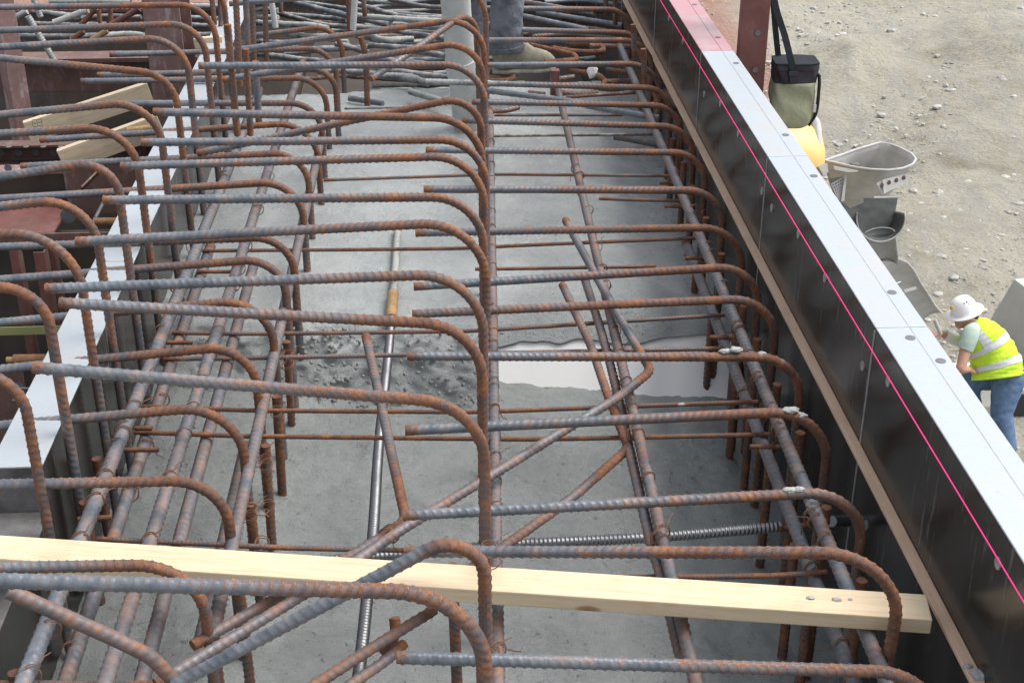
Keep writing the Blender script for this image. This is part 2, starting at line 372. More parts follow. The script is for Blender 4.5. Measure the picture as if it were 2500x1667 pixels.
def tube(name, path, r, seg=12, kind='rib', pitch=0.0195, mark=None, s=None, rust0=0.0, coat=0.0, ends=(True, True), phi=None, flip=1, height=0.14, rarr=None, lump=0.0):
    n = len(path); phi = random.uniform(0, 3.1) if phi is None else phi
    if s is None: s = np.append(0, np.cumsum(np.linalg.norm(np.diff(path, axis=0), axis=1)))
    if mark is None: mark = np.zeros(n)
    Nn, Bn = frames(path, phi); th = np.arange(seg) / seg * 2 * math.pi
    u = (th % math.pi) / math.pi; half = (th >= math.pi)
    if kind == 'rib':
        ph = s[:, None] / pitch + flip * np.where(half, 1 - u, u)[None, :] * 1.05 + half[None, :] * 0.5
        fr = np.abs((ph % 1.0) - 0.5) * 2
        rib = np.clip((0.26 - fr) / 0.12, 0, 1) * np.clip(np.minimum(u, 1 - u) * 9 + 0.15, 0, 1)[None, :]
        lr = (np.minimum(u, 1 - u) < 0.01)[None, :] * np.ones((n, 1))
        rib = np.maximum(rib, lr * 0.75)
    elif kind == 'coil':
        ph = s[:, None] / pitch + th[None, :] / (2 * math.pi); rib = 0.5 + 0.5 * np.cos(ph * 2 * math.pi)
    elif kind == 'ring':
        rib = (0.5 + 0.5 * np.cos(s[:, None] / pitch * 2 * math.pi)) * np.ones((1, seg))
    else: rib = np.zeros((n, seg))
    R = (rarr if rarr is not None else np.full(n, r))[:, None] * (1 - height * 0.5 + height * rib)
    if lump > 0:
        g = rng.normal(size=(max(4, n // 5), seg)); g = (g + np.roll(g, 1, 1) + np.roll(g, -1, 1)) / 2
        gi = np.stack([np.interp(np.linspace(0, 1, n), np.linspace(0, 1, len(g)), g[:, k]) for k in range(seg)], 1)
        R = R * (1 + lump * np.clip(gi, -0.4, 1.6))
    V = path[:, None, :] + R[:, :, None] * (np.cos(th)[None, :, None] * Nn[:, None, :] + np.sin(th)[None, :, None] * Bn[:, None, :])
    V = V.reshape(-1, 3)
    i = np.arange(n - 1)[:, None] * seg; j = np.arange(seg)[None, :]; jn = (j + 1) % seg
    Q = np.stack([i + j, i + jn, i + seg + jn, i + seg + j], -1).reshape(-1, 4)
    capA = V[:seg]; capB = V[-seg:]; nv = len(V)
    V = np.concatenate([V, capA, capB]); ng = [list(range(nv + seg - 1, nv - 1, -1)), list(range(nv + seg, nv + 2 * seg))]
    rust = np.clip(mark, 0, 1) * (1 - rust0) + rust0
    if ends[0]: rust = np.maximum(rust, np.clip(1.15 - s / 0.05, 0, 1))
    if ends[1]: rust = np.maximum(rust, np.clip(1.15 - (s[-1] - s) / 0.05, 0, 1))
    ra = np.repeat(rust, seg); ca = np.full(n * seg, coat) if np.isscalar(coat) else np.repeat(coat, seg)
    at = {'rust': np.concatenate([ra, np.ones(seg) * rust[0], np.ones(seg) * rust[-1]]),
          'rib': np.concatenate([rib.ravel(), np.zeros(2 * seg)]), 'coat': np.concatenate([ca, np.full(seg, ca[0]), np.full(seg, ca[-1])])}
    return V, Q, ng, at
def blur(a, k):
    if k < 1: return a
    w = np.ones(2 * k + 1) / (2 * k + 1); return np.convolve(np.pad(a, k, mode='edge'), w, 'valid')
def rebar(pts, dia, name, label, cat='rebar', group=None, m='bar', rad=0.12, pitch=0.0195, ds=None, seg=None, kind='rib', rust0=0.0,
          coat=0.0, ends=(True, True), smooth=False, legrust=0.35, height=0.14, lump=0.0, parent=None, phi=None):
    pts = [np.asarray(p, float) for p in pts]
    dist = min(np.linalg.norm(p) for p in pts)
    if ds is None: ds = 0.0034 if dist < 4.2 else (0.0042 if dist < 6 else 0.0055)
    if seg is None: seg = 14 if dist < 4.2 else 12
    if smooth: path = catmull(pts); mark = np.zeros(len(path))
    elif len(pts) > 2: path, mark = fillet(pts, rad)
    else: path = np.array(pts); mark = np.zeros(2)
    path, mark, s = resample(path, mark, ds)
    if len(pts) > 2 and not smooth and mark.max() > 0.5:
        last = np.nonzero(mark > 0.5)[0][-1]; mark[last:] = np.maximum(mark[last:], legrust)
        mark = blur(mark, int(0.02 / ds))
    wob = np.sin(s * random.uniform(1.5, 3) + random.uniform(0, 6)) * 0.0015
    path = path + wob[:, None] * np.array([0, 1, 0.6])
    o0 = path[0].copy()
    if not np.isscalar(coat): coat = np.interp(s / s[-1], np.linspace(0, 1, len(coat)), coat)
    V, Q, ng, at = tube(name, path - o0, dia / 2, seg, kind, pitch, mark, s, rust0, coat, ends, phi, random.choice((1, -1)), height, None, lump)
    o = link(name, mesh_np(name, V, Q, True, ng, at), M[m], parent, o0)
    if parent is None: tag(o, label, cat, group)
    return o

def box_bm(bm, x0, x1, y0, y1, z0, z1):
    vs = [bm.verts.new((x, y, z)) for z in (z0, z1) for y in (y0, y1) for x in (x0, x1)]
    for f in ((0, 2, 3, 1), (4, 5, 7, 6), (0, 1, 5, 4), (2, 6, 7, 3), (0, 4, 6, 2), (1, 3, 7, 5)): bm.faces.new([vs[k] for k in f])
    return vs
def bm_obj(name, bm, m, parent=None, loc=(0, 0, 0), bevel=0.0, smooth=False):
    if bevel > 0: bmesh.ops.bevel(bm, geom=bm.edges[:] , offset=bevel, segments=2, affect='EDGES', profile=0.6)
    bmesh.ops.recalc_face_normals(bm, faces=bm.faces[:])
    me = bpy.data.meshes.new(name); bm.to_mesh(me); bm.free()
    if smooth: me.polygons.foreach_set('use_smooth', [True] * len(me.polygons))
    return link(name, me, m, parent, loc)
def box(name, x0, x1, y0, y1, z0, z1, m, parent=None, bevel=0.0, loc=None):
    bm = bmesh.new(); c = (0, 0, 0) if loc is None else loc
    if parent is not None: c = parent.location
    box_bm(bm, x0 - c[0], x1 - c[0], y0 - c[1], y1 - c[1], z0 - c[2], z1 - c[2])
    return bm_obj(name, bm, m, parent, (0, 0, 0) if parent is not None else c, bevel)
def beam(name, a, b, w, h, m, parent=None, roll_up=(0, 0, 1), bevel=0.002, twist=0.0):
    """box from a to b, w across, h along roll_up; local X along its length so that grain follows it"""
    a = Vector(a); b = Vector(b); d = b - a; L = d.length; x = d.normalized(); up = Vector(roll_up); y = up.cross(x).normalized(); z = x.cross(y)
    bm = bmesh.new(); box_bm(bm, 0, L, -w / 2, w / 2, -h / 2, h / 2)
    o = bm_obj(name, bm, m, None, (0, 0, 0), bevel)
    from mathutils import Matrix
    R = Matrix((x, y, z)).transposed().to_4x4(); o.matrix_world = Matrix.Translation(a) @ R
    if parent is not None:
        o.parent = parent; o.matrix_parent_inverse = Matrix.Identity(4)
        o.matrix_local = parent_inv(parent) @ Matrix.Translation(a) @ R
    return o
def parent_inv(p):
    from mathutils import Matrix, Euler
    return (Matrix.Translation(p.location) @ p.rotation_euler.to_matrix().to_4x4()).inverted()
def lathe(name, prof, m, parent=None, loc=(0, 0, 0), seg=24, axis='Z', smooth=True):
    V = []; Q = []
    for (r, z) in prof:
        for k in range(seg):
            t = k / seg * 2 * math.pi; V.append((r * math.cos(t), r * math.sin(t), z))
    for i in range(len(prof) - 1):
        for k in range(seg):
            k2 = (k + 1) % seg; Q.append((i * seg + k, i * seg + k2, (i + 1) * seg + k2, (i + 1) * seg + k))
    V = np.array(V)
    if axis == 'X': V = V[:, [2, 0, 1]]
    if axis == 'Y': V = V[:, [0, 2, 1]] * np.array([1, 1, -1])
    return link(name, mesh_np(name, V, Q, smooth), m, parent, loc)

# ================================================================== THE SETTING
GZ = -7.1
def fbm(x, y, sc, oct=4, seed=0.0):
    return noise.fractal(Vector((x * sc + seed, y * sc - seed, seed * 0.37)), 1.0, 2.0, oct)
def build_ground():
    xs = np.concatenate([np.linspace(-300, -6, 8), np.arange(-5, 20, 0.16), np.linspace(20.5, 300, 14)])
    ys = np.concatenate([np.linspace(-100, 4, 8), np.arange(4.5, 40, 0.2), np.linspace(41, 400, 14)])
    V = []
    for y in ys:
        for x in xs:
            z = GZ
            if -5 < x < 20 and 4.4 < y < 40:
                z += 0.16 * fbm(x, y, 0.28, 4, 3.1) + 0.045 * fbm(x, y, 1.7, 4, 8.7)
                # vehicle tracks running away to the right
                t = (x * 0.80 - y * 0.42); z += 0.04 * math.sin(t * 2.6 + fbm(x, y, 0.3, 2, 2.0)) * (0.5 + 0.5 * math.sin(x * 0.5 + y * 0.2)) + 0.02 * max(0, math.sin(t * 1.1)) * math.sin((x * 0.42 + y * 0.80) * 14)
                # low heaps of dug earth
                for (hx, hy, hr, hh) in ((9.3, 17.0, 1.5, 0.5), (8.4, 14.2, 1.1, 0.32), (11.5, 20.5, 1.6, 0.4), (10.8, 25.5, 2.0, 0.35), (7.5, 24.0, 1.6, 0.25), (9.6, 15.2, 0.8, 0.25)):
                    d = math.hypot(x - hx, (y - hy) * 0.8) / hr
                    if d < 1: z += hh * (1 - d * d) ** 2 * (1 + 0.5 * fbm(x, y, 1.6, 3, 1.2))
            V.append((x, y, z))
    nx = len(xs); i = np.arange(len(ys) - 1)[:, None] * nx; j = np.arange(nx - 1)[None, :]
    Q = np.stack([i + j, i + j + 1, i + nx + j + 1, i + nx + j], -1).reshape(-1, 4)
    o = link('ground', mesh_np('ground', V, Q), M['dirt']); tag(o, 'pale dry gravelly dirt of the building site', None, None, 'structure')
    return o
build_ground()
def stone_field():
    ico = bmesh.new(); bmesh.ops.create_icosphere(ico, subdivisions=1, radius=1.0)
    base = np.array([v.co for v in ico.verts]); faces = np.array([[v.index for v in f.verts] for f in ico.faces]); ico.free()
    Vs = []; Fs = []; off = 0
    for k in range(11000):
        y = random.uniform(8, 32); x = random.uniform(2.0, 4.5 + y * 0.33)
        r = min(0.075, 0.005 + 0.008 * random.paretovariate(1.9)) * random.uniform(0.6, 1.2)
        z = GZ + 0.16 * fbm(x, y, 0.28, 4, 3.1) + 0.045 * fbm(x, y, 1.7, 4, 8.7) + r * 0.15
        for (hx, hy, hr, hh) in ((9.3, 17.0, 1.5, 0.5), (8.4, 14.2, 1.1, 0.32), (11.5, 20.5, 1.6, 0.4)):
            d = math.hypot(x - hx, (y - hy) * 0.8) / hr
            if d < 1: z += hh * (1 - d * d) ** 2
        v = base * (1 + rng.uniform(-0.22, 0.22, (len(base), 1))) * (np.array([r, r, r * 0.6]) * rng.uniform(0.7, 1.3, 3)); a = random.uniform(0, 6.3)
        R = np.array([[math.cos(a), -math.sin(a), 0], [math.sin(a), math.cos(a), 0], [0, 0, 1]])
        Vs.append(v @ R.T + np.array([x, y, z])); Fs.append(faces + off); off += len(base)
    me = bpy.data.meshes.new('gravel'); V = np.concatenate(Vs); Ft = np.concatenate(Fs)
    me.from_pydata(V.tolist(), [], Ft.tolist()); me.update()
    o = link('gravel', me, M['stone']); tag(o, 'scattered pale stones and gravel on the dirt', 'gravel', None, 'stuff')
stone_field()

# ------------------------------------------------------------------ fresh concrete between the forms
XL, XR = -1.0, 1.09
YSTEP = 4.45
def z_near(x, y): return -2.45 - 0.09 * x + 0.014 * fbm(x, y, 2.2, 4, 5.5) + 0.008 * fbm(x, y, 13, 4, 2.5) + 0.004 * fbm(x, y, 32, 3, 1.5)
def z_far(x, y):
    z = -2.235 - 0.055 * x + 0.016 * fbm(x, y, 1.6, 4, 1.5) + 0.006 * fbm(x, y, 8, 4, 6.5)
    return z + 0.04 * max(0, min(1, (y - 5.4) / 1.4)) - 0.6 * max(0, min(1, (y - 7.15 - 0.25 * x) / 0.4))
def build_near():
    xs = np.arange(XL, XR + 0.001, 0.0125); xs[-1] = XR; ys = np.concatenate([np.arange(1.1, 2.2, 0.05), np.arange(2.2, 4.75, 0.0125)])
    V = [(x, y, z_near(x, y)) for y in ys for x in xs]; nx = len(xs)
    i = np.arange(len(ys) - 1)[:, None] * nx; j = np.arange(nx - 1)[None, :]
    Q = np.stack([i + j, i + j + 1, i + nx + j + 1, i + nx + j], -1).reshape(-1, 4)
    tag(link('fresh_concrete', mesh_np('fresh_concrete', V, Q), M['conc']), 'wet grey concrete of the lower lift between the forms', None, None, 'structure')
DRIP = [(1226, 850), (1271, 835), (1329, 835), (1367, 841), (1405, 827), (1437, 828), (1491, 839), (1558, 842), (1612, 827), (1692, 818), (1756, 811), (1830, 803)]
FS = 0.85                                   # tilt added so the board catches more sky: Y grows FS per metre height
def foam_hit(p): d = ray(p); t = (YSTEP + FS * 2.5) / (d[1] - FS * d[2]); return d * t
DX = [foam_hit(p)[0] for p in DRIP]; DZ = [foam_hit(p)[2] for p in DRIP]
def y_foam(z): return YSTEP + FS * (z + 2.5)
def build_far():
    xs = np.arange(XL, XR + 0.001, 0.0125); xs[-1] = XR; nx = len(xs)
    ys = np.arange(7.7, YSTEP + 0.03, -0.02); rows = []
    for y in ys:
        row = []
        for x in xs:
            w = max(0, min(1, (0.17 - x) / 0.05)); yy = max(y, (YSTEP + 0.025) * w + (y_foam(-2.25) + 0.035) * (1 - w)); row.append((x, yy, z_far(x, yy)))
        rows.append(row)
    nh = 34
    for k in range(nh + 1):
        t = k / nh; row = []
        for x in xs:
            w = max(0, min(1, (0.17 - x) / 0.05))                 # 1 where the face is rough concrete, 0 over the white board
            y0r = y_foam(-2.25) + 0.03; y0 = (YSTEP + 0.02) * w + y0r * (1 - w); z0 = z_far(x, y0)
            ra = 0.016 * fbm(x, t * 0.35, 6, 4, 9.1) + 0.013 * fbm(x, t * 0.35, 18, 4, 4.1) + 0.006 * fbm(x, t * 0.35, 42, 3, 7.1)
            yl = y0 - 0.19 * t - ra * math.sin(min(1, t * 1.6) * math.pi * 0.55); zl = z0 + (z_near(x, yl) - 0.02 - z0) * (t ** 1.25) + 0.5 * ra * math.sin(t * math.pi)
            zt = float(np.interp(x, DX, DZ)) + 0.004 * fbm(x, 0.0, 20, 3, 1.0)
            a = min(1, t * 1.6) * math.pi / 2
            zr = z0 + (min(zt, z0 - 0.004) - z0) * t; yr = min(y0r, y_foam(zr)) - 0.014 * math.sin(a) + (0.012 if t > 0.97 else 0)
            row.append((x, yl * w + yr * (1 - w), zl * w + zr * (1 - w)))
        rows.append(row)
    V = [v for r in rows for v in r]
    i = np.arange(len(rows) - 1)[:, None] * nx; j = np.arange(nx - 1)[None, :]
    Q = np.stack([i + nx + j, i + nx + j + 1, i + j + 1, i + j], -1).reshape(-1, 4)
    tag(link('fresh_concrete', mesh_np('fresh_concrete', V, Q), M['conc_wet']), 'glistening upper lift of concrete ending in a rough step', None, None, 'structure')
build_near(); build_far()
tag(box('dark_form_backing', XL + 0.002, XR - 0.002, 6.8, 12.5, -3.15, -3.1, M['shade'], None, 0, (0, 9, -3.15)), 'added dark sheet standing in for shade in the form beyond the pour', None, None, 'structure')  # dark sheet added so the gaps between far bars read as shaded
tag(box('dark_form_backing', XL + 0.002, XR - 0.002, 12.5, 12.52, -3.1, -1.9, M['steel_dark'], None, 0, (0, 12.5, -3.1)), 'dark end wall of the form', None, None, 'structure')
bm = bmesh.new(); zb_, zt_ = -2.68, -2.335
vs = [bm.verts.new((x, y_foam(z) + d, z)) for d in (0.0, 0.05) for (x, z) in ((0.135, zb_), (XR - 0.006, zb_), (XR - 0.006, zt_), (0.135, zt_))]
for f in ((0, 1, 2, 3), (7, 6, 5, 4), (0, 4, 5, 1), (1, 5, 6, 2), (2, 6, 7, 3), (3, 7, 4, 0)): bm.faces.new([vs[k] for k in f])
fb = bm_obj('foam_board', bm, M['foam'], None, (0, 0, 0), 0.003)
tag(fb, 'white foam board standing across the pour, wet concrete lapping over it', 'foam board')
# loose aggregate lumps on the rough step
def aggregate():
    Vs = []; Fs = []; off = 0; ico = bmesh.new(); bmesh.ops.create_icosphere(ico, subdivisions=2, radius=1.0)
    base = np.array([v.co for v in ico.verts]); faces = np.array([[v.index for v in f.verts] for f in ico.faces]); ico.free()
    for k in range(260):
        x = random.uniform(-0.62, 0.12); t = random.uniform(0.1, 1.12); y = YSTEP + 0.01 - 0.22 * t; r = random.uniform(0.003, 0.009)
        z = z_far(x, YSTEP) + (z_near(x, y) - z_far(x, YSTEP)) * min(1, t ** 1.2) + 0.004
        v = base * (1 + rng.uniform(-0.25, 0.25, (len(base), 1))) * r * rng.uniform(0.7, 1.3, 3)
        Vs.append(v + np.array([x, y, z])); Fs.append(faces + off); off += len(base)
    me = bpy.data.meshes.new('aggregate'); me.from_pydata(np.concatenate(Vs).tolist(), [], np.concatenate(Fs).tolist()); me.update()
    me.polygons.foreach_set('use_smooth', [True] * len(me.polygons))
    tag(link('aggregate', me, M['conc']), 'lumps of wet aggregate on the rough concrete step', 'aggregate', None, 'stuff')
aggregate()

# ------------------------------------------------------------------ right-hand form: black panels with bright top plates
ZT = -1.60; XO = 1.223
seams = [1.0, 1.86, 3.12, 4.385, 5.66, 6.92, 8.2, 9.5, 10.8, 12.6]
holes_r = [(1.198, 5.474), (1.198, 4.597), (1.198, 4.196), (1.192, 3.323), (1.16, 3.06), (1.196, 2.936), (1.194, 6.431), (1.197, 5.863), (1.196, 2.3), (1.196, 1.95), (1.196, 7.2), (1.197, 7.9)]
caps_r = [(4.42, -1.736), (4.268, -1.736), (3.916, -1.681), (3.594, -1.68), (3.179, -1.741), (2.978, -1.677), (2.993, -2.113), (2.228, -1.675), (5.533, -1.744), (5.2, -1.68), (4.85, -1.68), (6.5, -1.68), (6.1, -1.68)]
def disc(name, c, r, axis, m, parent, t=0.003, seg=18):
    V = []; ng = []; a = np.arange(seg) / seg * 2 * math.pi
    for k in (0, 1):
        for t_ in a:
            p = {'X': (-t * k, r * math.cos(t_), r * math.sin(t_)), 'Z': (r * math.cos(t_), r * math.sin(t_), t * k), 'Y': (r * math.cos(t_), -t * k, r * math.sin(t_))}[axis]; V.append(p)
    Q = [(k, (k + 1) % seg, seg + (k + 1) % seg, seg + k) for k in range(seg)]
    me = mesh_np(name, V, Q, False, [list(range(seg, 2 * seg))])
    return link(name, me, m, parent, (c[0] - parent.location[0], c[1] - parent.location[1], c[2] - parent.location[2]))
place_words = ['beside the near end of the plank', 'beside the lumber plank end', 'behind the worker in the yellow vest', 'in front of the truck hopper', 'below the hanging lunch bag', 'with pink top plate', 'far along behind the red post', 'far beyond the red post', 'at the far end of the form']
for k in range(len(seams) - 1):
    y0, y1 = seams[k] + 0.0012, seams[k + 1] - 0.0012
    p = empty('concrete_form', (XR, y0, -3.2))
    tag(p, 'black faced form panel with ' + ('pink' if k >= 4 else 'bright') + ' top plate ' + ['nearest the plank end', 'above the lumber plank end', 'between truck hopper and vested worker', 'beside the hanging lunch bag', 'next to the red post', 'past the red post', 'well past the red post', 'next to last of the row', 'at the far end of the row'][k], 'form panel', 'form panels of the tall side')
    box('face_sheet', XR, XR + 0.012, y0, y1, -3.2, ZT - 0.006, M['form'], p, 0.0, p.location)
    bm = bmesh.new(); o0 = p.location
    box_bm(bm, XR - o0[0] + 0.0005, XO - o0[0], 0, y1 - y0, ZT - 0.0055 - o0[2], ZT - o0[2])
    bm_obj('top_plate', bm, M['pink'] if k >= 4 else M['plate'], p, (0, 0, 0), 0.0022)
    # edge ribs of the panel and its outer flange, shallow lip lines on the plate
    for yy in (y0, y1 - 0.008): box('edge_rib', XR + 0.0125, XO - 0.004, yy, yy + 0.008, -3.2, ZT - 0.006, M['steel_brown'], p, 0, p.location)
    box('outer_flange', XO - 0.006, XO, y0 + 0.009, y1 - 0.009, ZT - 0.10, ZT - 0.006, M['plate'], p, 0, p.location)
    for zz in (-2.1, -2.6, -3.1): box('stiffener', XR + 0.0125, XO - 0.03, y0 + 0.009, y1 - 0.009, zz, zz + 0.008, M['steel_brown'], p, 0, p.location)
    box('scribed_line', XR + 0.085, XR + 0.0868, y0 + 0.004, y1 - 0.004, ZT - 0.002, ZT + 0.0006, M['steel_brown'] if k >= 4 else M['cap'], p, 0, p.location)
    for (hx, hy) in holes_r:
        if y0 < hy < y1: disc('bolt_hole', (hx, hy, ZT + 0.0002), 0.0125, 'Z', M['hole'], p, 0.0012)
    for (cy, cz) in caps_r:
        if y0 < cy < y1: disc('bolt_cap', (XR - 0.0002, cy, cz), 0.0135, 'X', M['cap'], p, 0.003)
    if k: box('joint_bead', XR - 0.0018, XR + 0.001, y0 - 0.005, y0 + 0.004, -2.9, ZT - 0.008, M['cap'], p, 0, p.location)
# timber strip screwed to the face
for (a, b, t) in ((1.0, 3.788, 'reddish wooden strip on the black form beside the lumber plank'), (3.789, 4.742, 'middle length of wooden strip on the black form'), (4.743, 6.60, 'wooden strip on the black form below the lunch bag'), (6.601, 9.8, 'far length of wooden strip on the black form')):
    s_ = box('timber_strip', 1.061, XR - 0.0005, a, b, -1.953, -1.941, M['strip'], None, 0.0025, (1.075, a, -1.985)); tag(s_, t, 'wood strip', 'timber strips along the form')
# pink string line
rebar([(1.052, 1.0, -1.613), (1.05, 4.0, -1.607), (1.047, 10.5, -1.592)], 0.0031, 'string_line', 'taut neon pink string line stretched along the black form', 'string', None, 'string', 0.0, ds=0.08, seg=8, kind='none', height=0, smooth=True)

# ------------------------------------------------------------------ left-hand form, lower
ZL = -1.868; XLO = -1.131
lse = [3.005, 4.25, 5.5, 6.75, 8.0, 9.3, 12.6]
for k in range(len(lse) - 1):
    y0, y1 = lse[k] + 0.0012, lse[k + 1] - 0.0012
    p = empty('concrete_form', (XL, y0, -3.2)); o0 = p.location
    tag(p, 'low form panel with white top plate ' + ['ending at the stained panel', 'under the short rusty bolt stub', 'beside the leaning lumber boards', 'beside the wide red column', 'past the wide red column', 'at the far end of the low side'][k], 'form panel', 'form panels of the low side')
    box('face_sheet', XL - 0.012, XL, y0, y1, -3.2, ZL - 0.006, M['form'], p, 0.0, o0)
    bm = bmesh.new(); box_bm(bm, XLO - o0[0], -0.0005, 0, y1 - y0, ZL - 0.0055 - o0[2], ZL - o0[2]); bm_obj('top_plate', bm, M['plate'], p, (0, 0, 0), 0.002)
    box('outer_flange', XLO, XLO + 0.006, y0 + 0.009, y1 - 0.009, ZL - 0.13, ZL - 0.006, M['plate'], p, 0, o0)
    for yy in (y0, y1 - 0.008): box('edge_rib', XLO + 0.007, XL - 0.0125, yy, yy + 0.008, -3.2, ZL - 0.006, M['panel_dirty'] if k == 0 and yy == y0 else M['steel_brown'], p, 0, o0)
    box('back_sheet', XLO + 0.02, XLO + 0.03, y0 + 0.009, y1 - 0.009, -3.2, ZL - 0.14, M['steel_dark'], p, 0, o0)
p = empty('concrete_form', (XL, 1.2, -3.2)); tag(p, 'stained dark form panel with worn edge under the lumber plank', 'form panel', 'form panels of the low side')
box('face_sheet', XL - 0.012, XL, 1.2, 3.003, -3.2, -2.006, M['form'], p, 0, p.location)
box('top_plate', XLO, XL - 0.0005, 1.2, 3.003, -2.006, -2.0, M['panel_dirty'], p, 0.002, p.location)
box('back_sheet', XLO + 0.02, XLO + 0.03, 1.2, 3.0, -3.2, -2.01, M['steel_dark'], p, 0, p.location)
pr = beam('worn_plank', (-1.19, 2.98, -2.02), (-1.17, 2.35, -2.1), 0.09, 0.03, M['panel_dirty'], None, (0.25, 0, 1)); tag(pr, 'worn cement stained board lying along the dark form panel', 'board')

# ================================================================== REINFORCEMENT
DB = 0.0272
ZB, ZC, ZA = -1.85, -1.50, -1.45
bars_D = [[(1160, 21), (1485, 24), (1538, 67)], [(1193, 70), (1511, 80), (1570, 127)], [(1150, 98.6), (1520, 99.6), (1593, 150)], [(1187, 160), (1533, 157), (1613, 214)], [(1039, 199.6), (1573, 214), (1637.5, 257)],
  [(1152, 250), (1589, 258), (1664, 308)], [(1128, 295), (1613, 308), (1694, 362)], [(1039, 365.6), (1640, 372), (1722, 425)], [(1034, 463), (1676, 465), (1764, 534)], [(1014, 570), (1711, 556), (1811, 639)],
  [(1010, 700), (1756, 655), (1851, 730)], [(1006, 767), (1788, 732), (1890, 830)], [(994, 870), (1842, 870), (1951, 968)], [(989, 1052), (1884, 1007), (2010, 1178)], [(984, 1256), (1966, 1204), (2102, 1319)],
  [(990, 1348), (2021, 1347), (2178, 1468)], [(968, 1606), (2115, 1638), (2300, 1700)]]
bars_C = [[(560, 10), (1100, -35), 1187], [(553, 126), (1095.6, 51), 1183], [(485, 161), (1082, 158), 1184], [(544, 195.5), (1095, 110), 1180], [(374, 273), (1055, 287), 1178], [(482, 375), (1096, 246), 1176], [(345.6, 347), (1069, 341.6), 1186],
  [(295, 407), (1055, 383), 1182], [(252, 488), (1050, 483), 1180], [(185, 591), (1034, 547), 1186], [(111, 703), (1018, 673), 1180], [(145, 739), (1018, 786), 1177], [(80, 897), (998.6, 972), 1183]]
bars_B = [[(613, 88), (771, 68), (836, 130)], [(268, 134), (750, 119), (820, 170)], [(238, 183), (760, 170), (822, 250)], [(198, 198), (720, 191), (798, 260)], [(300, 253), (707, 252), (785, 300)], [(98, 343), (680, 303), (775, 350)], [(51, 407), (667, 375), (752, 420)],
  [(-40, 488), (640, 446), (741, 530)], [(-40, 605), (620, 580), (718, 654)], [(-40, 684), (600, 636), (700, 740)], [(-40, 792), (545, 737), (667, 820)], [(-40, 906), (510, 852), (638, 1050)], [(-40, 1043), (446, 998), (600, 1150)], [(-40, 1184), (414, 1173), (562, 1300)], [(-40, 1388), (327, 1381), (510, 1560)]]
bars_A = [[(-60, -35), (470, -45), (552, 60)], [(-60, 18), (434, 12), (530, 120)], [(-60, 76), (415, 60), (510, 200)], [(-60, 118), (362, 96), (469, 250)], [(-60, 137), (335, 174), (438, 300)], [(-60, 287), (281, 254), (395, 340)], [(-60, 330), (214, 313), (340, 420)], [(-60, 441), (201, 402), (295, 500)],
  [(-60, 511), (107, 492), (237, 620)], [(-110, 585), (27, 571), (168, 700)], [(-190, 700), (-5, 700), (120, 900)], [(-190, 890), (-75, 905), (48, 1100)]]
ORD = ['first', 'second', 'third', 'fourth', 'fifth', 'sixth', 'seventh', 'eighth', 'ninth', 'tenth', 'eleventh', 'twelfth', 'thirteenth', 'fourteenth', 'fifteenth', 'sixteenth', 'seventeenth']
def hook(left, start, leg, z, zbot, label, group, legx=None, m='bar', mids=(), lean=0.0, zleft=None, **kw):
    Y = atz(start, z)[1]; a = aty(left, Y) if zleft is None else atz(left, zleft); b = aty(start, Y); c = aty(leg, Y)
    xk = c[0] if legx is None else legx(c[0])
    d = (b - a) / np.linalg.norm(b - a); corner = a + d * ((xk - a[0]) / d[0])
    r = max(0.07, min(0.2, xk - b[0]))
    bot = np.array([xk + lean, Y, zbot])
    pts = [a] + [aty(q, Y) for q in mids] + [corner, bot]
    return rebar(pts, DB, 'hooked_bar', label, 'rebar', group, m, r, ends=(True, False), **kw)
gD = 'hooked bars turning down beside the black form'
splat_at = {11, 12, 13, 14}
for k, (a, b, c) in enumerate(bars_D):
    lab = 'rusty ended hooked bar beside the black form, %s one beyond the pale plank' % ORD[max(0, 14 - k)]
    if k == 16: lab = 'rusty ended hooked bar beside the black form in front of the pale plank'
    if k in splat_at: lab = 'hooked bar by the black form with cement on its bend, %s beyond the plank' % ORD[14 - k]
    if k == 15: lab = 'hooked bar by the black form whose leg stands in front of the plank'
    if k == 4: lab = 'hooked bar beside the black form with a cement caked left end'
    if k == 11: lab = 'rust streaked hooked bar with cement crumbs on its bend beside the black form'
    co = 0.0
    if k == 4: co = [1.0, 0.6, 0.0, 0, 0, 0, 0, 0]
    if k in splat_at: co = [0, 0, 0, 0, 0.2, 0.45, 0.2, 0]
    if k < 4: co = 0.12
    hook(a, b, c, -1.70 if k == 15 else ZB, -2.62, lab, gD, zleft=-1.82 if k == 15 else None, mids=(), coat=co, rust0=0.55 if k == 11 else 0.0, legrust=0.5)
gC = 'hooked bars with cut ends turning down beside the middle bar'
for k, (a, b, x) in enumerate(bars_C):
    lab = 'cut ended hooked bar turning down at mid width, %s one beyond the pale plank' % ORD[12 - k]
    if k == 12: lab = 'hooked bar sloping down from its cut end by the rusty bolt over the white plate'
    if k == 11: lab = 'hooked bar with its cut end sitting just below a neighbouring cut end'
    hook(a, b, (x, b[1] + 130), ZC, -2.6, lab, gC, legrust=0.45)
gB = 'hooked bars crossing over the low form into the pour'
for k, (a, b, c) in enumerate(bars_B):
    lab = 'hooked bar crossing the white plate into the pour, %s one beyond the plank' % ORD[max(0, 13 - k)]
    if k < 7: lab = 'hooked bar with cut end past the white plate, %s one beyond the plank' % ORD[13 - k]
    if k == 14: lab = 'hooked bar lying just over the pale lumber plank'
    hook(a, b, c, -1.80 if k == 14 else ZB, -2.6, lab, gB, legrust=0.5)
gA = 'hooked bars turning down just inside the low form'
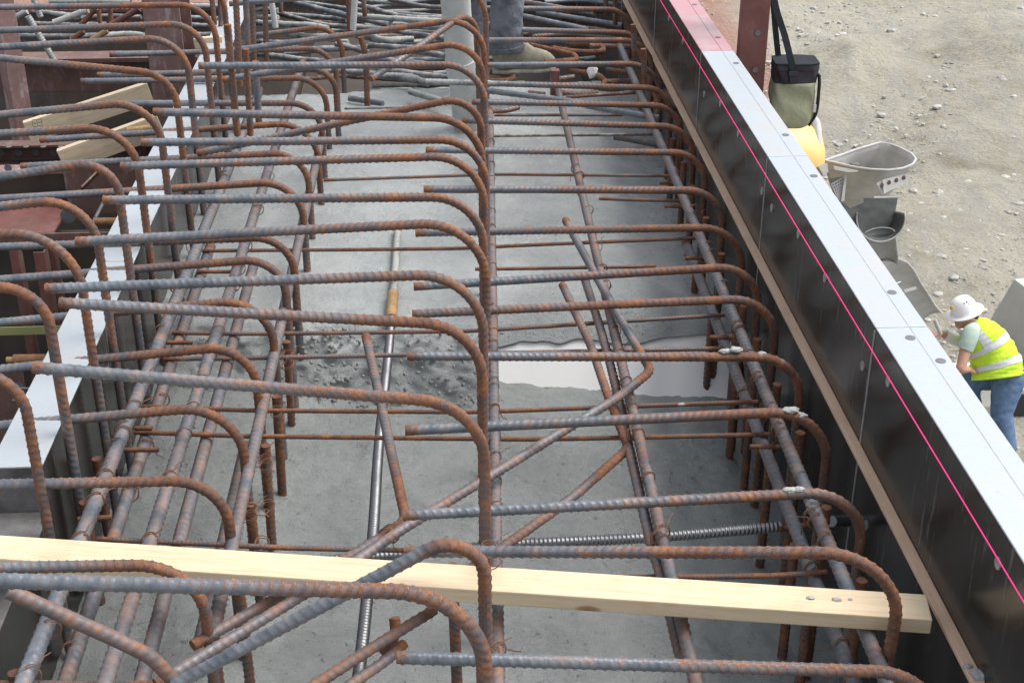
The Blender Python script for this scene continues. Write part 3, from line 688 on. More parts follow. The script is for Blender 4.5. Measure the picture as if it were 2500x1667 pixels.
for k, (a, b, c) in enumerate(bars_A):
    hook(a, b, c, -1.53 if k == 11 else ZA, -2.55, 'bar over the falsework hooking down inside the low form, %s beyond the plank' % ORD[11 - k], gA, legx=lambda x: max(x, -0.970), legrust=0.38)

# bars that lie askew
def path_z(pts, zs): return [atz(p, z) for p, z in zip(pts, zs if not np.isscalar(zs) else [zs] * len(pts))]
q = path_z([(905, 194), (1000, 131), (1136, 45)], [-1.62, -1.57, -1.5])
bx = atz((1183, 60), -1.5); rebar([q[0], q[1], np.array([0.175, q[2][1] + 0.1, -1.47]), np.array([0.185, q[2][1] + 0.12, -2.3])], DB, 'hooked_bar', 'rusty hooked bar swung askew, its cut end pointing towards the pour', 'rebar', None, 'bar', 0.13, ends=(True, False), rust0=0.45)
# nearest two arching bars over the plank
Y14 = atz((1090, 1320), -1.54)[1]
a = aty((425, 1672), Y14 - 0.02); b = aty((600, 1595), Y14); c = aty((1031, 1351), Y14)
dirv = (c - b) / np.linalg.norm(c - b); cr = c + dirv * 0.19; lx = aty((1183, 1440), Y14)[0]; t_ = (lx - c[0]) / dirv[0]; cr = c + dirv * t_
rebar([a, c, cr, np.array([lx + 0.004, Y14, -2.55])], DB, 'hooked_bar', 'grey bar rising steeply over the plank into a tight rusty hook', 'rebar', None, 'bar', 0.105, ends=(False, False), legrust=0.8)
Y15 = atz((942, 1440), -1.52)[1]; a = aty((-60, 1416), Y15); c = aty((942, 1440), Y15); lx = aty((1180, 1640), Y15)[0]
d_ = (c - a) / np.linalg.norm(c - a); cr = a + d_ * ((lx - a[0]) / d_[0])
rebar([a, cr, np.array([lx + 0.01, Y15, -2.55])], 0.029, 'hooked_bar', 'long level bar above the plank with a broad rusty bend', 'rebar', None, 'bar', 0.175, ends=(False, False), legrust=0.8)
Y16 = atz((200, 1525), -1.72)[1]; pts = [aty(p, Y16) for p in ((20, 1440), (268, 1552), (372, 1603), (440, 1680), (470, 1800))]
rebar(pts, 0.029, 'hooked_bar', 'rusty grey bar sloping steeply down to the right under the long level bar', 'rebar', None, 'bar_long', 0.12, ends=(False, False), legrust=0.8)

# longitudinal bars
def lbar(pts, z, dia, label, group=None, m='bar_long', straight=True, **kw):
    P = path_z(pts, z)
    if straight:
        A = np.array(P); L = np.linalg.lstsq(np.stack([A[:, 1], np.ones(len(A))], 1), A[:, 0], rcond=None)[0]
        ys = [A[0, 1] - (0.5 if pts[0][1] > 1560 else 0), A[-1, 1]]; zz = [A[0, 2], A[-1, 2]]
        P = [np.array([L[0] * y + L[1], y, z_]) for y, z_ in zip(ys, zz)]
    return rebar(P, dia, 'longitudinal_bar', label, 'rebar', group, m, 0.1, pitch=0.024, smooth=(not straight), ends=(False, True), height=0.12, **kw)
gL = 'long bars running along the low form'
lbar([(71, 1664), (223, 1246), (348, 943), (442, 668), (549, 427), (640, 222)], -1.955, 0.039, 'thick dusty long bar closest to the low form', gL)
lbar([(167, 1637), (220, 1476), (287, 1278), (399, 966), (446, 816), (510, 600)], -2.075, 0.037, 'thick long bar lying below and behind the outermost long bar', gL)
lbar([(256, 1658), (315, 1482), (392, 1230), (497, 912), (576, 681), (659, 421), (735, 150)], -1.955, 0.036, 'pale dusty long bar second from the low form', gL)
lbar([(342, 1661), (402, 1476), (459, 1246), (542, 927), (577, 816), (620, 640)], -2.075, 0.036, 'rust ringed long bar lying low between the pale long bar and the stubs', gL)
lbar([(520, 1560), (583, 1280), (625, 1087), (654, 896), (680, 800), (723, 609), (790, 330)], -2.03, 0.034, 'blue grey long bar threaded behind the row of hooked legs', gL)
lbar([(490, 1560), (560, 1250), (600, 1087)], -2.20, 0.032, 'lower long bar partly hidden behind the stub bars', gL)
lbar([(1218, 1660), (1215, 1488), (1209, 1214), (1203, 896), (1200, 748), (1197, 268)], -2.0, 0.031, 'dusty long bar down the middle, wrapped in tie wire loops', 'long bars in the middle of the pour')
lbar([(1694, 1661), (1640, 1428), (1572, 1116), (1537, 975), (1453, 575), (1399, 370), (1370, 254), (1355, 205)], -1.985, 0.031, 'straight dusty long bar right of the middle bar', 'long bars in the middle of the pour')
gW = 'long bars running along the black form'
lbar([(2132, 1595), (2038, 1383), (1954, 1168), (1849, 923), (1775, 719), (1692, 512), (1616, 335), (1536, 174), (1505, 110)], -1.955, 0.034, 'upper dusty long bar under the hooks beside the black form', gW)
lbar([(2064, 1604), (2000, 1434), (1937, 1273), (1884, 1144), (1831, 1028), (1756, 799), (1676, 591)], -2.075, 0.034, 'lower dark long bar beside the black form', gW)
lbar([(1661, 1601), (1617, 1417), (1586, 1309), (1537, 1098), (1500, 930), (1469, 814), (1427, 681)], -2.02, 0.028, 'rusty long bar close under the straight long bar right of middle', None, straight=False)
# bent bars
def bent(pts, zs, rads, dia, label, **kw):
    return rebar(path_z(pts, zs), dia, 'bent_bar', label, 'rebar', None, 'bar_long', rads, ends=(True, True), legrust=0.0, **kw)
bent([(1380, 537), (1470, 700), (1549, 838), (1590, 905), (1516, 967), (1200, 1161), (983, 1290), (838, 1390), (446, 1628), (380, 1668)], [-1.945] * 6 + [-1.95, -1.955, -1.965, -1.97], [0, 0.8, 0.8, 0.075, 0.8, 1.5, 1.5, 1.5, 1.5, 0], 0.027, 'long rusty bar bent back like an elbow right of middle, running to the plank')
bent([(1373, 696), (1443, 846), (1481, 958), (1535, 1095), (1396, 1217), (1242, 1326), (1130, 1400)], [-1.985, -1.99, -2.0, -2.02, -2.05, -2.07, -2.08], [0, 0.8, 0.8, 0.05, 0.9, 0.9, 0], 0.026, 'rusty bent bar with its elbow low behind the straight long bar')
bent([(893, 822), (928, 975), (962, 1135), (992, 1268), (898, 1330), (823, 1375), (600, 1500), (470, 1575)], [-1.96, -1.965, -1.97, -1.975, -1.98, -1.985, -1.99, -1.995], [0, 0.9, 0.9, 0.06, 1, 1, 1, 0], 0.027, 'rusty bent bar crossing over the bright rod and kinked at the cut bar end')
bent([(1060, 1490), (942, 1562), (778, 1667), (700, 1715)], [-2.02, -2.03, -2.05, -2.06], [0, 1.2, 1.2, 0], 0.027, 'grey diagonal bar passing under the bright rod below the plank')
bent([(985, 1572), (960, 1600), (800, 1710), (740, 1750)], [-2.07, -2.07, -2.08, -2.08], [0, 0.3, 1.2, 0], 0.026, 'rusty diagonal bar tucked under the grey diagonal bar below the plank')
bent([(962, 1505), (972, 1560), (935, 1590)], [-2.15, -2.2, -2.24], [0, 0.08, 0], 0.026, 'short rusty bar end poking out under the plank')

# thin cross bars
gT = 'thin rusty cross bars under the long bars'
thin = [([(841, 265), (1002, 262)], 1, 0.9), ([(1206, 332), (1610, 329)], 0, 0.6), ([(1206, 281), (1520, 281)], 0, 0.2), ([(790, 441), (1225, 425), (1650, 429)], 0, 0.15), ([(493, 612), (1149, 606), (1211, 602), (1712, 582)], 0, 0), ([(1160, 656), (1602, 650)], 0, 0), ([(482, 664), (580, 664)], 1, 0),
  ([(420, 812), (600, 814), (1155, 808), (1769, 770)], 0, 0), ([(400, 876), (600, 873), (992, 865), (1765, 851)], 0, 0), ([(350, 991), (625, 1001), (1161, 1006), (1850, 982)], 0, 0), ([(328, 1056), (606, 1066), (1300, 1071), (1876, 1060)], 0, 0), ([(238, 1316), (700, 1336), (1010, 1342)], 0, 0), ([(1239, 1414), (1900, 1405), (2018, 1396)], 0, 0), ([(-20, 1665), (400, 1667)], 0, 0),
  ([(1462, 484), (1560, 488), (1668, 490)], 0, 0.1)]
for kt, (pts, one, co) in enumerate(thin):
    rebar(path_z(pts, -2.05), 0.0142, 'cross_bar', ['cement coated thin bar near the foot of the pump hose', 'thin cross bar smeared with pale cement near the black form', 'thin cross bar nearest the standing worker', 'thin cross bar part sunk in the far concrete', 'thin cross bar above the brown coupler', 'thin cross bar level with the brown coupler', 'short thin bar between two long bars by the low form', 'thin cross bar just beyond the rough step', 'thin cross bar over the white foam board', 'thin cross bar next in front of the foam board', 'thin cross bar second in front of the foam board', 'thin cross bar just behind the plank on the low side', 'thin cross bar just behind the plank by the black form', 'thin cross bar in front of the plank on the low side', 'thin bar end sinking into wet concrete near the black form'][kt], 'rebar', gT, 'bar_rusty', 1.5, pitch=0.011, coat=co, seg=10, ds=0.004, height=0.12)
gS = 'short stub ends of thin cross bars'
for a_, b_ in (((402, 836), (470, 836)), ((300, 1098), (388, 1098)), ((330, 1045), (372, 1045)), ((1622, 503), (1690, 504)), ((1610, 448), (1650, 448)), ((1673, 631), (1720, 631)), ((1733, 822), (1790, 825)), ((1831, 1089), (1905, 1089)), ((190, 1268), (272, 1262)), ((215, 1170), (250, 1165))):
    rebar(path_z([a_, b_], -2.02), 0.0142, 'bar_stub', 'short rusty stub of thin bar sticking out beside a long bar', 'rebar', gS, 'bar_rusty', 0, pitch=0.011, seg=10, height=0.12)

# upright stubs standing in the concrete
gU = 'upright stub bars standing in the concrete'
def stub(top, bot, z=None, lab='upright rusty stub bar with a cut top standing beside the hooked legs', dia=DB):
    if bot is not None: pb = atz(bot, -2.44); Y = pb[1]; pt = aty(top, Y)
    else: pt = atz(top, z); Y = pt[1]; pb = np.array([pt[0], Y, -2.6])
    pb = pb + np.array([0, 0, -0.09]) if bot is not None else pb
    rebar([pt, pb], dia, 'stub_bar', lab, 'rebar', gU, 'bar_rusty', 0, rust0=0.2, ends=(True, False))
for t_, b_ in (((675, 966), (689, 1227)), ((700, 835), (712, 1061)), ((648, 1087), (665, 1366)), ((718, 754), (728, 927)), ((738, 652), (747, 757)), ((762, 560), (764, 641)), ((788, 400), (793, 461)), ((722, 800), (729, 930)), ((1104, 1380), (1118, 1690))): stub(t_, b_)
for t_ in ((611, 1232), (583, 1420), (520, 1560)): stub(t_, None, -2.05)
lab_r = 'upright rusty stub bar with a cut top standing behind the hooks by the black form'
for t_ in ((1898, 937), (1954, 1054), (2104, 1417), (2017, 1236), (1849, 828), (1724, 531), (1762, 620), (1643, 338), (1670, 396), (1815, 745), (1690, 455)): stub(t_, None, -1.99, lab_r)
for t_ in ((1865, 985), (1800, 880), (1940, 1330), (1880, 1120), (1985, 1400), (1700, 640), (1740, 735)): stub(t_, None, -2.16, 'short dark upright bar in the shade below the lower long bar')
stub((33, 1640), None, -1.99, 'upright stub bar with a cut top against the stained form panel')
for t_ in ((205, 1225), (235, 1120)): stub(t_, None, -2.05, 'upright rusty stub bar between the low form and the outermost long bar')

# ------------------------------------------------------------------ bright coil rods
rebar(path_z([(868, 1720), (892, 1503), (912.5, 1280), (925, 1087), (948, 864), (956, 770)], -2.19), 0.029, 'coil_rod', 'bright coil threaded steel rod running lengthwise to a brown coupler', 'threaded rod', None, 'galv', 0, ds=0.0022, seg=14, kind='ring', pitch=0.0115, height=0.22, smooth=True, ends=(False, False))
rebar(path_z([(960, 724), (965, 650), (971, 560)], [-2.19, -2.205, -2.215]), 0.029, 'coil_rod', 'cement smeared coil rod half sunk in the concrete beyond the coupler', 'threaded rod', None, 'bar_long', 0, kind='coil', pitch=0.009, coat=0.8, smooth=True, ds=0.003)
ca, cb = atz((955, 778), -2.19), atz((960, 716), -2.19)
rebar([ca, ca + (cb - ca) * 0.06, ca + (cb - ca) * 0.94, cb], 0.042, 'rod_coupler', 'brown cylindrical coupler joining two coil rods', 'coupler', None, 'brass', 0, kind='none', height=0, ds=0.004, seg=20)
rebar(path_z([(600, 1378), (660, 1373), (808, 1366), (981, 1353), (1239, 1330), (1572, 1314), (1905, 1287)], -2.155), 0.0275, 'coil_rod', 'bright coil threaded rod running crosswise below the bent bars', 'threaded rod', None, 'galv', 0, ds=0.0022, seg=14, kind='ring', pitch=0.0115, height=0.22, smooth=True, ends=(False, False))
rebar(path_z([(1903, 1290), (1972, 1279)], -2.14), 0.016, 'tie_end', 'short rusty rod end fixed to the crosswise coil rod', 'threaded rod', None, 'bar_rusty', 0, kind='none', pitch=0.01)
rebar([atx((2030, 1272), 0.985), atx((2068, 1272), 1.05), np.array([1.0899, atx((2068, 1272), 1.05)[1], atx((2068, 1272), 1.05)[2]])], 0.030, 'form_tie', 'shiny sleeve of a form tie at the black form face', 'form tie', None, 'galv', 0, kind='none', seg=18, height=0)

# ------------------------------------------------------------------ pale plank
lp = []
pa, pb2 = atz((-80, 1345), -1.916), atz((2266, 1498), -1.916)
pl = beam('lumber_plank', pa, pb2, 0.089, 0.038, M['spruce'], None, (0, 0, 1), 0.0035)
tag(pl, 'pale new lumber plank lying across the bars from form to form', 'lumber')
rebar([pa, pb2], 0.001, 'saw_mark', '', seg=4, kind='none', parent=pl) if False else None

# ------------------------------------------------------------------ cement coated bars beyond the pour
gF = 'cement coated bars lying beyond the pour'
def far(pts, z, dia=0.032, co=0.9, m='bar', lab='cement coated bar lying in the tangle beyond the pour', lump=0.10, grp=gF):
    zs = z if not np.isscalar(z) else [z] * len(pts)
    rebar(path_z(pts, zs), dia, 'coated_bar', lab, 'rebar', grp, m, 0.3, coat=co, smooth=len(pts) > 2, lump=lump, seg=10, ds=0.008, ends=(False, False))
coated = [[(640, -14), (691, 0), (845, 38), (890, 48), (950, 61)], [(640, 22), (674, 31), (782, 59), (860, 66)], [(600, 53), (621, 55), (754, 63), (800, 70)], [(690, 36), (726, 38), (845, 48)], [(600, 38), (680, 44)], [(600, 14), (680, 26)], [(740, 6), (844, 21), (900, 26)],
  [(870, 10), (899, 18), (986, 41), (1090, 44)], [(930, -6), (958, 0), (1028, 15), (1090, 19)], [(860, 38), (888, 41), (986, 48), (1080, 52)], [(870, 86), (895, 90), (944, 98), (1010, 95)], [(960, 75), (979, 78), (1056, 90), (1100, 96)], [(820, 108), (843, 112), (900, 130)], [(1010, 124), (1040, 129), (1100, 138)],
  [(600, 128), (646, 133), (723, 144), (790, 150)], [(930, 168), (958, 172), (1100, 190)], [(810, 172), (850, 175), (930, 182)], [(930, 184), (967, 188), (1045, 201)], [(1000, 224), (1015, 228), (1092, 252)], [(600, -12), (760, -4), (900, -8)], [(760, -20), (900, 2), (1000, 8)], [(700, 84), (760, 90), (850, 104)], [(600, 98), (680, 104), (760, 100)], [(960, 60), (1020, 66), (1090, 70)], [(870, 66), (960, 74), (1060, 76)], [(640, 112), (740, 120), (830, 118)], [(880, 140), (960, 150), (1050, 158)], [(900, 110), (990, 116), (1070, 112)],
  [(80, 26), (104, 28), (154, 36), (200, 40)], [(40, 92), (60, 90), (178, 90), (240, 88)], [(120, 3), (240, 3), (320, 6)], [(430, 40), (446, 42), (543, 48), (600, 52)], [(430, 60), (447, 62), (510, 64)], [(420, 84), (480, 86), (540, 84)], [(180, 47), (260, 40), (345, 43)], [(240, 88), (300, 84), (352, 86)], [(-20, 92), (40, 95)], [(440, 14), (510, 16), (580, 12)], [(80, 58), (180, 62), (260, 60)]]
for k, c in enumerate(coated):
    zz = [-2.10, -2.16, -2.04, -2.2, -2.13, -2.07, -2.18][k % 7]
    far(c, zz if c[0][1] < 170 else -2.13, random.uniform(0.028, 0.036) * (1.25 if k in (10, 17) else 1), random.choice((0.5, 0.75, 0.9, 0.4)), random.choice(('bar', 'bar', 'bar_long')), lump=0.12 if k not in (10, 17) else 0.35)
for k in range(34):                                   # a lower layer, half hidden in the dark of the form
    y_ = random.uniform(7.35, 11.0); x_ = random.uniform(-0.95, 0.1); L_ = random.uniform(0.6, 1.1); z_ = random.uniform(-2.75, -2.25); a_ = random.uniform(-0.35, 0.35)
    rebar([(x_, y_, z_), (min(1.0, x_ + L_), y_ + a_ * L_, z_ + random.uniform(-0.05, 0.05))], random.uniform(0.026, 0.034), 'coated_bar', 'cement coated bar lying in the tangle beyond the pour', 'rebar', gF, random.choice(('bar', 'bar_rusty')), 0, coat=random.choice((0.35, 0.6, 0.8)), seg=10, ds=0.009, lump=0.08, ends=(False, False))
far([(852, 241), (880, 245), (935, 254)], -2.16, 0.03, 0.1, lab='dark half buried bar in front of the cement coated tangle', lump=0)
# bars and hairpins under the worker
gR = 'loose rusty bars below the standing worker'
labR = 'rusty bar lying under the hooks near the standing worker'
for c, z, m_, co in (([(1250, 33), (1274, 38), (1437, 73)], -2.0, 'bar', 0.2), ([(1310, 30), (1338, 34), (1520, 63)], -2.02, 'bar', 0.1), ([(1240, -2), (1277, 4), (1345, 15), (1450, 34)], -1.99, 'bar_long', 0.2), ([(1440, 112), (1463, 113), (1545, 114)], -1.98, 'bar_rusty', 0), ([(1345, 196), (1401, 188)], -2.06, 'bar_rusty', 0), ([(1477, 201), (1545, 198)], -2.05, 'bar_rusty', 0),
  ([(1372, 241), (1400, 237), (1560, 226)], -2.0, 'bar_rusty', 0.3), ([(1190, 222), (1378, 245), (1456, 262), (1609, 288)], -1.97, 'bar', 0.0), ([(1195, 272), (1230, 270), (1265, 262)], -2.08, 'bar_rusty', 0), ([(1360, 224), (1400, 230), (1460, 227)], -2.07, 'bar_rusty', 0), ([(1380, 60), (1440, 70), (1540, 85)], -2.08, 'bar_rusty', 0), ([(1300, 90), (1400, 84), (1540, 100)], -2.1, 'bar_rusty', 0.1), ([(1290, 20), (1400, 30), (1520, 24)], -2.12, 'bar_rusty', 0.1), ([(1380, 150), (1460, 158), (1550, 150)], -2.12, 'bar_rusty', 0.1), ([(1410, 52), (1460, 56), (1520, 70)], -2.05, 'bar_rusty', 0), ([(1290, 228), (1330, 232)], -2.1, 'bar_rusty', 0), ([(1330, 6), (1420, 2), (1500, 10)], -2.1, 'bar', 0.3), ([(1450, 215), (1500, 218), (1560, 210)], -2.14, 'bar_rusty', 0), ([(1480, 170), (1540, 178)], -2.1, 'bar_rusty', 0)):
    far(c, z, 0.017 if c[0] == (1372, 241) else 0.029, co, m_, labR, 0.0, gR)
far([(1500, 335), (1560, 345), (1640, 362)], -2.18, 0.03, 0.3, 'bar_long', 'cement smeared bar half sunk in the wet concrete near the black form', 0.05, None)
def hairpin(pts, z, rad, lab='rusty hairpin bar with a closed loop near the standing worker'):
    rebar(path_z(pts, z), 0.030, 'hairpin_bar', lab, 'rebar', 'rusty hairpin bars near the worker', 'bar_rusty', rad, ends=(True, True), seg=10, rust0=0.4)
hairpin([(1270, 104), (1330, 118), (1400, 133), (1412, 148), (1330, 152)], -1.98, [0, 0.5, 0.07, 0.05, 0])
hairpin([(1380, 108), (1462, 108), (1480, 126), (1425, 132), (1350, 119)], -1.98, [0, 0.07, 0.07, 0.4, 0])
hairpin([(1195, 176), (1250, 184), (1262, 199), (1185, 198)], -2.06, [0, 0.06, 0.06, 0])
hairpin([(1390, 174), (1460, 182), (1478, 200), (1470, 212)], -2.04, [0, 0.09, 0.05, 0])
hairpin([(1560, 120), (1610, 260), (1600, 300)], -2.1, [0, 0.2, 0])
# uprights beyond
gV = 'upright bars standing beyond the low form'
for (t_, b_, Y, m_) in (((514, -40), (524, 60), 7.1, 'bar_rusty'), ((536, -40), (540, 90), 7.2, 'bar_long'), ((574, -40), (586, 210), 5.75, 'bar_rusty'), ((598, -40), (606, 130), 6.2, 'bar_long'), ((614, -40), (620, 160), 6.5, 'bar_rusty'), ((646, -40), (652, 200), 6.9, 'bar_rusty'), ((850, -40), (853, 75), 7.3, 'bar_rusty'), ((884, -40), (891, 40), 7.6, 'bar_long'), ((683, -40), (686, 30), 7.9, 'bar'), ((556, 60), (580, 330), 5.2, 'bar_rusty'), ((600, 120), (612, 330), 5.35, 'bar_rusty'), ((624, 150), (632, 300), 5.6, 'bar_long'), ((240, 20), (246, 70), 8.2, 'bar_rusty'), ((268, 22), (272, 60), 8.0, 'bar_rusty'), ((1500, -30), (1502, 60), 7.6, 'bar_rusty'), ((1546, 60), (1549, 146), 6.6, 'bar_rusty'), ((1571, 120), (1574, 205), 6.2, 'bar_rusty'), ((1478, -30), (1480, 40), 7.9, 'bar_rusty')):
    rebar([aty(t_, Y), aty(b_, Y)], DB, 'upright_bar', 'upright ribbed bar standing among the far hooks', 'rebar', gV, m_, 0, seg=10)
rebar([aty((880, 90), 6.6), aty((893, 132), 6.6), aty((897, 260), 6.6)], 0.03, 'upright_bar', 'dark leaning bar in front of the cement coated tangle', 'rebar', None, 'bar_rusty', 0.2, seg=10)
gK = 'threaded rods leaning among the far bars'
for (t_, b_, Y, z2, m_, lab) in (((657, -30), (673, 68), 7.0, None, 'hose', 'pale threaded rod with a rusty tip leaning above the coated bars'), ((868, -30), (862, 73), 6.7, None, 'hose', 'cement grey threaded rod standing above the coated bars'), ((68, 40), (133, 149), 6.8, None, 'cap', 'grey threaded rod slanting across the steel falsework'), ((132, 55), (215, 24), 6.9, None, 'splat', 'white capped threaded rod among the far bars'), ((0, 62), (66, 28), 7.0, None, 'cap', 'threaded rod with an orange tip near the dusty post'), ((198, 62), (234, 20), 7.4, None, 'bar_rusty', 'brown threaded rod slanting up behind the far hooks'), ((272, 60), (340, 22), 7.2, None, 'red', 'red rod slanting up to the wide red column'), ((175, 98), (205, 78), 7.1, None, 'bar_rusty', 'short brown threaded stub beside the far hooks'), ((225, 98), (262, 76), 7.1, None, 'brass', 'brassy threaded stub beside the wide red column'), ((78, -10), (100, 42), 7.3, None, 'cap', 'stubby grey rod with a rusty cut face')):
    rebar([aty(t_, Y), aty(b_, Y)], 0.030, 'threaded_rod', lab, 'threaded rod', gK, m_, 0, kind='ring', pitch=0.012, height=0.14, seg=12, ds=0.004)
# red angle at the end of the straight long bar, white foam crumb
ang = box('steel_angle', -0.012, 0.03, -0.02, 0.02, -0.1, 0.035, M['red'], None, 0.004); ang.location = aty((1350, 188), 6.45); tag(ang, 'short dark red steel block under the worker boot toe', 'steel block')
def blob(c, r, m, name, lab, cat, group=None, sq=(1, 1, 0.6), seed=0, sub=3):
    bm = bmesh.new(); bmesh.ops.create_icosphere(bm, subdivisions=sub, radius=1.0)
    for v in bm.verts:
        k = 1 + 0.38 * noise.fractal(v.co * 1.9 + Vector((seed * 3.7, seed, 0)), 1.0, 2.0, 3); v.co = Vector((v.co.x * r * sq[0] * k, v.co.y * r * sq[1] * k, v.co.z * r * sq[2] * k))
    o = bm_obj(name, bm, m, None, tuple(c), 0, True); tag(o, lab, cat, group); return o
blob(atz((1446, 174), -1.98), 0.032, M['foam'], 'foam_crumb', 'white crumb of foam lying on the rusty bars', 'foam', None, (0.8, 0.6, 1.1), 4)
# cement splashed on bars
gP = 'cement splatters on the hook bends'
for n_, (px, z_, r_, Yk) in enumerate((((1930, 1001), ZB, 0.021, 13), ((1951, 1013), ZB, 0.018, 13), ((1860, 863), ZB, 0.013, 12), ((1796, 853), ZB, 0.018, 12), ((1770, 857), ZB, 0.016, 12), ((1930, 1196), ZB, 0.016, 14), ((1951, 1194), ZB, 0.014, 14), ((1985, 1232), -1.87, 0.016, 14), ((1780, 727), ZB, 0.013, 11), ((1752, 730), ZB, 0.014, 11), ((1735, 732), ZB, 0.011, 11), ((1664, 987), -2.04, 0.010, None))):
    Y = atz(bars_D[Yk][1], ZB)[1] if Yk is not None else None
    c = aty(px, Y) if Y is not None else atz(px, z_)
    blob(c, r_ * 0.8, M['splat'], 'concrete_splatter', 'lump of drying cement stuck on a rusty hook bend by the black form' if Yk is not None else 'small crumb of cement on a thin cross bar', 'concrete', gP if Yk is not None else None, (1.35, 0.75, 0.5), n_)
for n_, px in enumerate(((1979, 1459), (2043, 1463), (2076, 1462))):
    blob(atz(px, -1.896), (0.007, 0.008, 0.004)[n_], M['splat'], 'concrete_splatter', 'small grey crumb of cement on top of the pale plank', 'concrete', 'cement crumbs on the plank', (1.3, 0.8, 0.5), n_ + 20)
for n_, px in enumerate(((2362, 1625), (2393, 1646))):
    blob(atz(px, -1.94), (0.008, 0.016)[n_], M['splat'], 'concrete_splatter', 'crumb of cement on the reddish wooden strip', 'concrete', 'cement crumbs on the strip', (1.2, 1.0, 0.5), n_ + 30)

# ------------------------------------------------------------------ tie wires
gWi = 'tie wire twists on the middle and outer bars'
def tie(c, axis, r, turns, lab, tails=True, grp=gWi, wr=0.0013, skew=0.4):
    """a few wire turns round a bar with direction axis at c, with loose twisted tails"""
    ax = np.asarray(axis, float); ax /= np.linalg.norm(ax); u = np.cross(ax, [0.3, 0.2, 1.0]); u /= np.linalg.norm(u); w = np.cross(ax, u)
    pts = []; n = int(turns * 16); ph = random.uniform(0, 6.3)
    for k in range(n + 1):
        t = k / 16 * 2 * math.pi + ph; rr = r * (1.06 + 0.05 * math.sin(k * 1.3))
        pts.append(c + (u * math.cos(t) + w * math.sin(t)) * rr + ax * (0.0032 * k / 16 * 2 + skew * rr * math.cos(t + 0.8)))
    if tails:
        d = (pts[-1] - c) / r; e = pts[-1]
        for k in range(1, 7): pts.append(e + d * 0.005 * k + np.array([0.003 * math.sin(k * 1.3), 0.002, -0.003 * k]))
    P = np.array(pts); o0 = P[0].copy()
    V, Q, ng, at = tube('tie_wire', P - o0, wr, 6, 'none', height=0)
    o = link('tie_wire', mesh_np('tie_wire', V, Q, True, ng, at), M['wire'], None, o0); tag(o, lab, 'tie wire', grp)
def on_line(pts, z, y):
    P = np.array(path_z(pts, z)); o = np.argsort(P[:, 1]); P = P[o]; return np.array([np.interp(y, P[:, 1], P[:, k]) for k in range(3)])
mid_l = [(1218, 1660), (1215, 1488), (1209, 1214), (1203, 896), (1200, 748), (1197, 268)]
for px in (1180, 1120, 1065, 1005, 950, 935, 870, 845, 815, 755, 700, 655, 610, 560, 520, 470, 440, 405, 350, 1240, 1440, 1590):
    c = np.array(atz((np.interp(px, [268, 748, 896, 1214, 1488, 1660], [1197, 1200, 1203, 1209, 1215, 1218]), px), -2.0)); tie(c, (0, 1, 0), 0.0168, random.choice((1.3, 2.2)), 'rusty wire loop wound round the dusty middle long bar', random.random() < 0.5)
def tie_px(p, z, ax, r, lab, turns=2.0, tails=True): tie(atz(p, z), ax, r, turns, lab, tails)
for p in ((281, 1093), (230, 1228), (72, 1655), (122, 1540), (545, 440), (300, 1050)): tie_px(p, -1.955, (0.0, 1, 0), 0.0206, 'rusty wire wound round the thick bar closest to the low form')
for p in ((395, 980), (318, 1210), (172, 1590), (355, 1095)): tie_px(p, -2.075, (0, 1, 0), 0.0195, 'wire wound round the long bar lying behind the outermost one')
for p in ((611, 1265), (612, 1248), (648, 1125), (650, 1140), (676, 1010), (700, 870), (703, 895), (655, 1240), (640, 1330)): tie_px(p, -2.06, (0, 0.05, 1), 0.0165, 'rusty wire wound round an upright stub bar')
for p in ((1620, 1302), (1606, 1318), (1545, 1062), (1405, 412), (1420, 470)): tie_px(p, -1.985, (0, 1, 0), 0.0168, 'rusty wire wound round the straight bar right of the middle')
for p in ((1850, 925), (1980, 1262), (1992, 1275), (1800, 800), (1740, 622), (1900, 1050), (1700, 530), (1640, 390), (1830, 880)): tie_px(p, -1.955, (0, 1, 0), 0.0182, 'rusty wire wound round the upper long bar by the black form')
for p in ((1982, 1393), (1990, 1410), (1815, 968), (2056, 1580), (1770, 835)): tie_px(p, -2.075, (0, 1, 0), 0.0182, 'rusty wire wound round the lower long bar by the black form')
for p in ((945, 1300), (952, 1312), (938, 1306)): tie_px(p, -1.965, (0.7, 0.7, 0), 0.0150, 'wire twist holding the paired diagonal bars together')
for p in ((1196, 1345), (1198, 1370), (1192, 1600)): tie_px(p, -1.86, (0.2, 0.1, 1), 0.02, 'rusty wire twist at a hooked leg crossing the bar')

for (lp_, z_, rr, lab) in (([(71, 1664), (223, 1246), (348, 943), (442, 668), (549, 427)], -1.955, 0.0206, 'rusty wire wound round the thick bar closest to the low form'), ([(256, 1658), (315, 1482), (392, 1230), (497, 912), (576, 681), (659, 421)], -1.955, 0.019, 'rusty wire wound round the pale long bar second from the low form'),
                           ([(1694, 1661), (1640, 1428), (1572, 1116), (1537, 975), (1453, 575), (1399, 370)], -1.985, 0.0168, 'rusty wire wound round the straight bar right of the middle'), ([(2132, 1595), (2038, 1383), (1954, 1168), (1849, 923), (1775, 719), (1692, 512), (1616, 335)], -1.955, 0.0182, 'rusty wire wound round the upper long bar by the black form')):
    for yp in (432, 515, 604, 660, 700, 812, 870, 935, 1000, 1064, 1170, 1325):
        ys_ = [p[1] for p in lp_][::-1]; xs_ = [p[0] for p in lp_][::-1]
        tie(atz((np.interp(yp, ys_, xs_), yp), z_), (0, 1, 0), rr, random.choice((1.4, 2.0, 2.6)), lab, random.random() < 0.7)

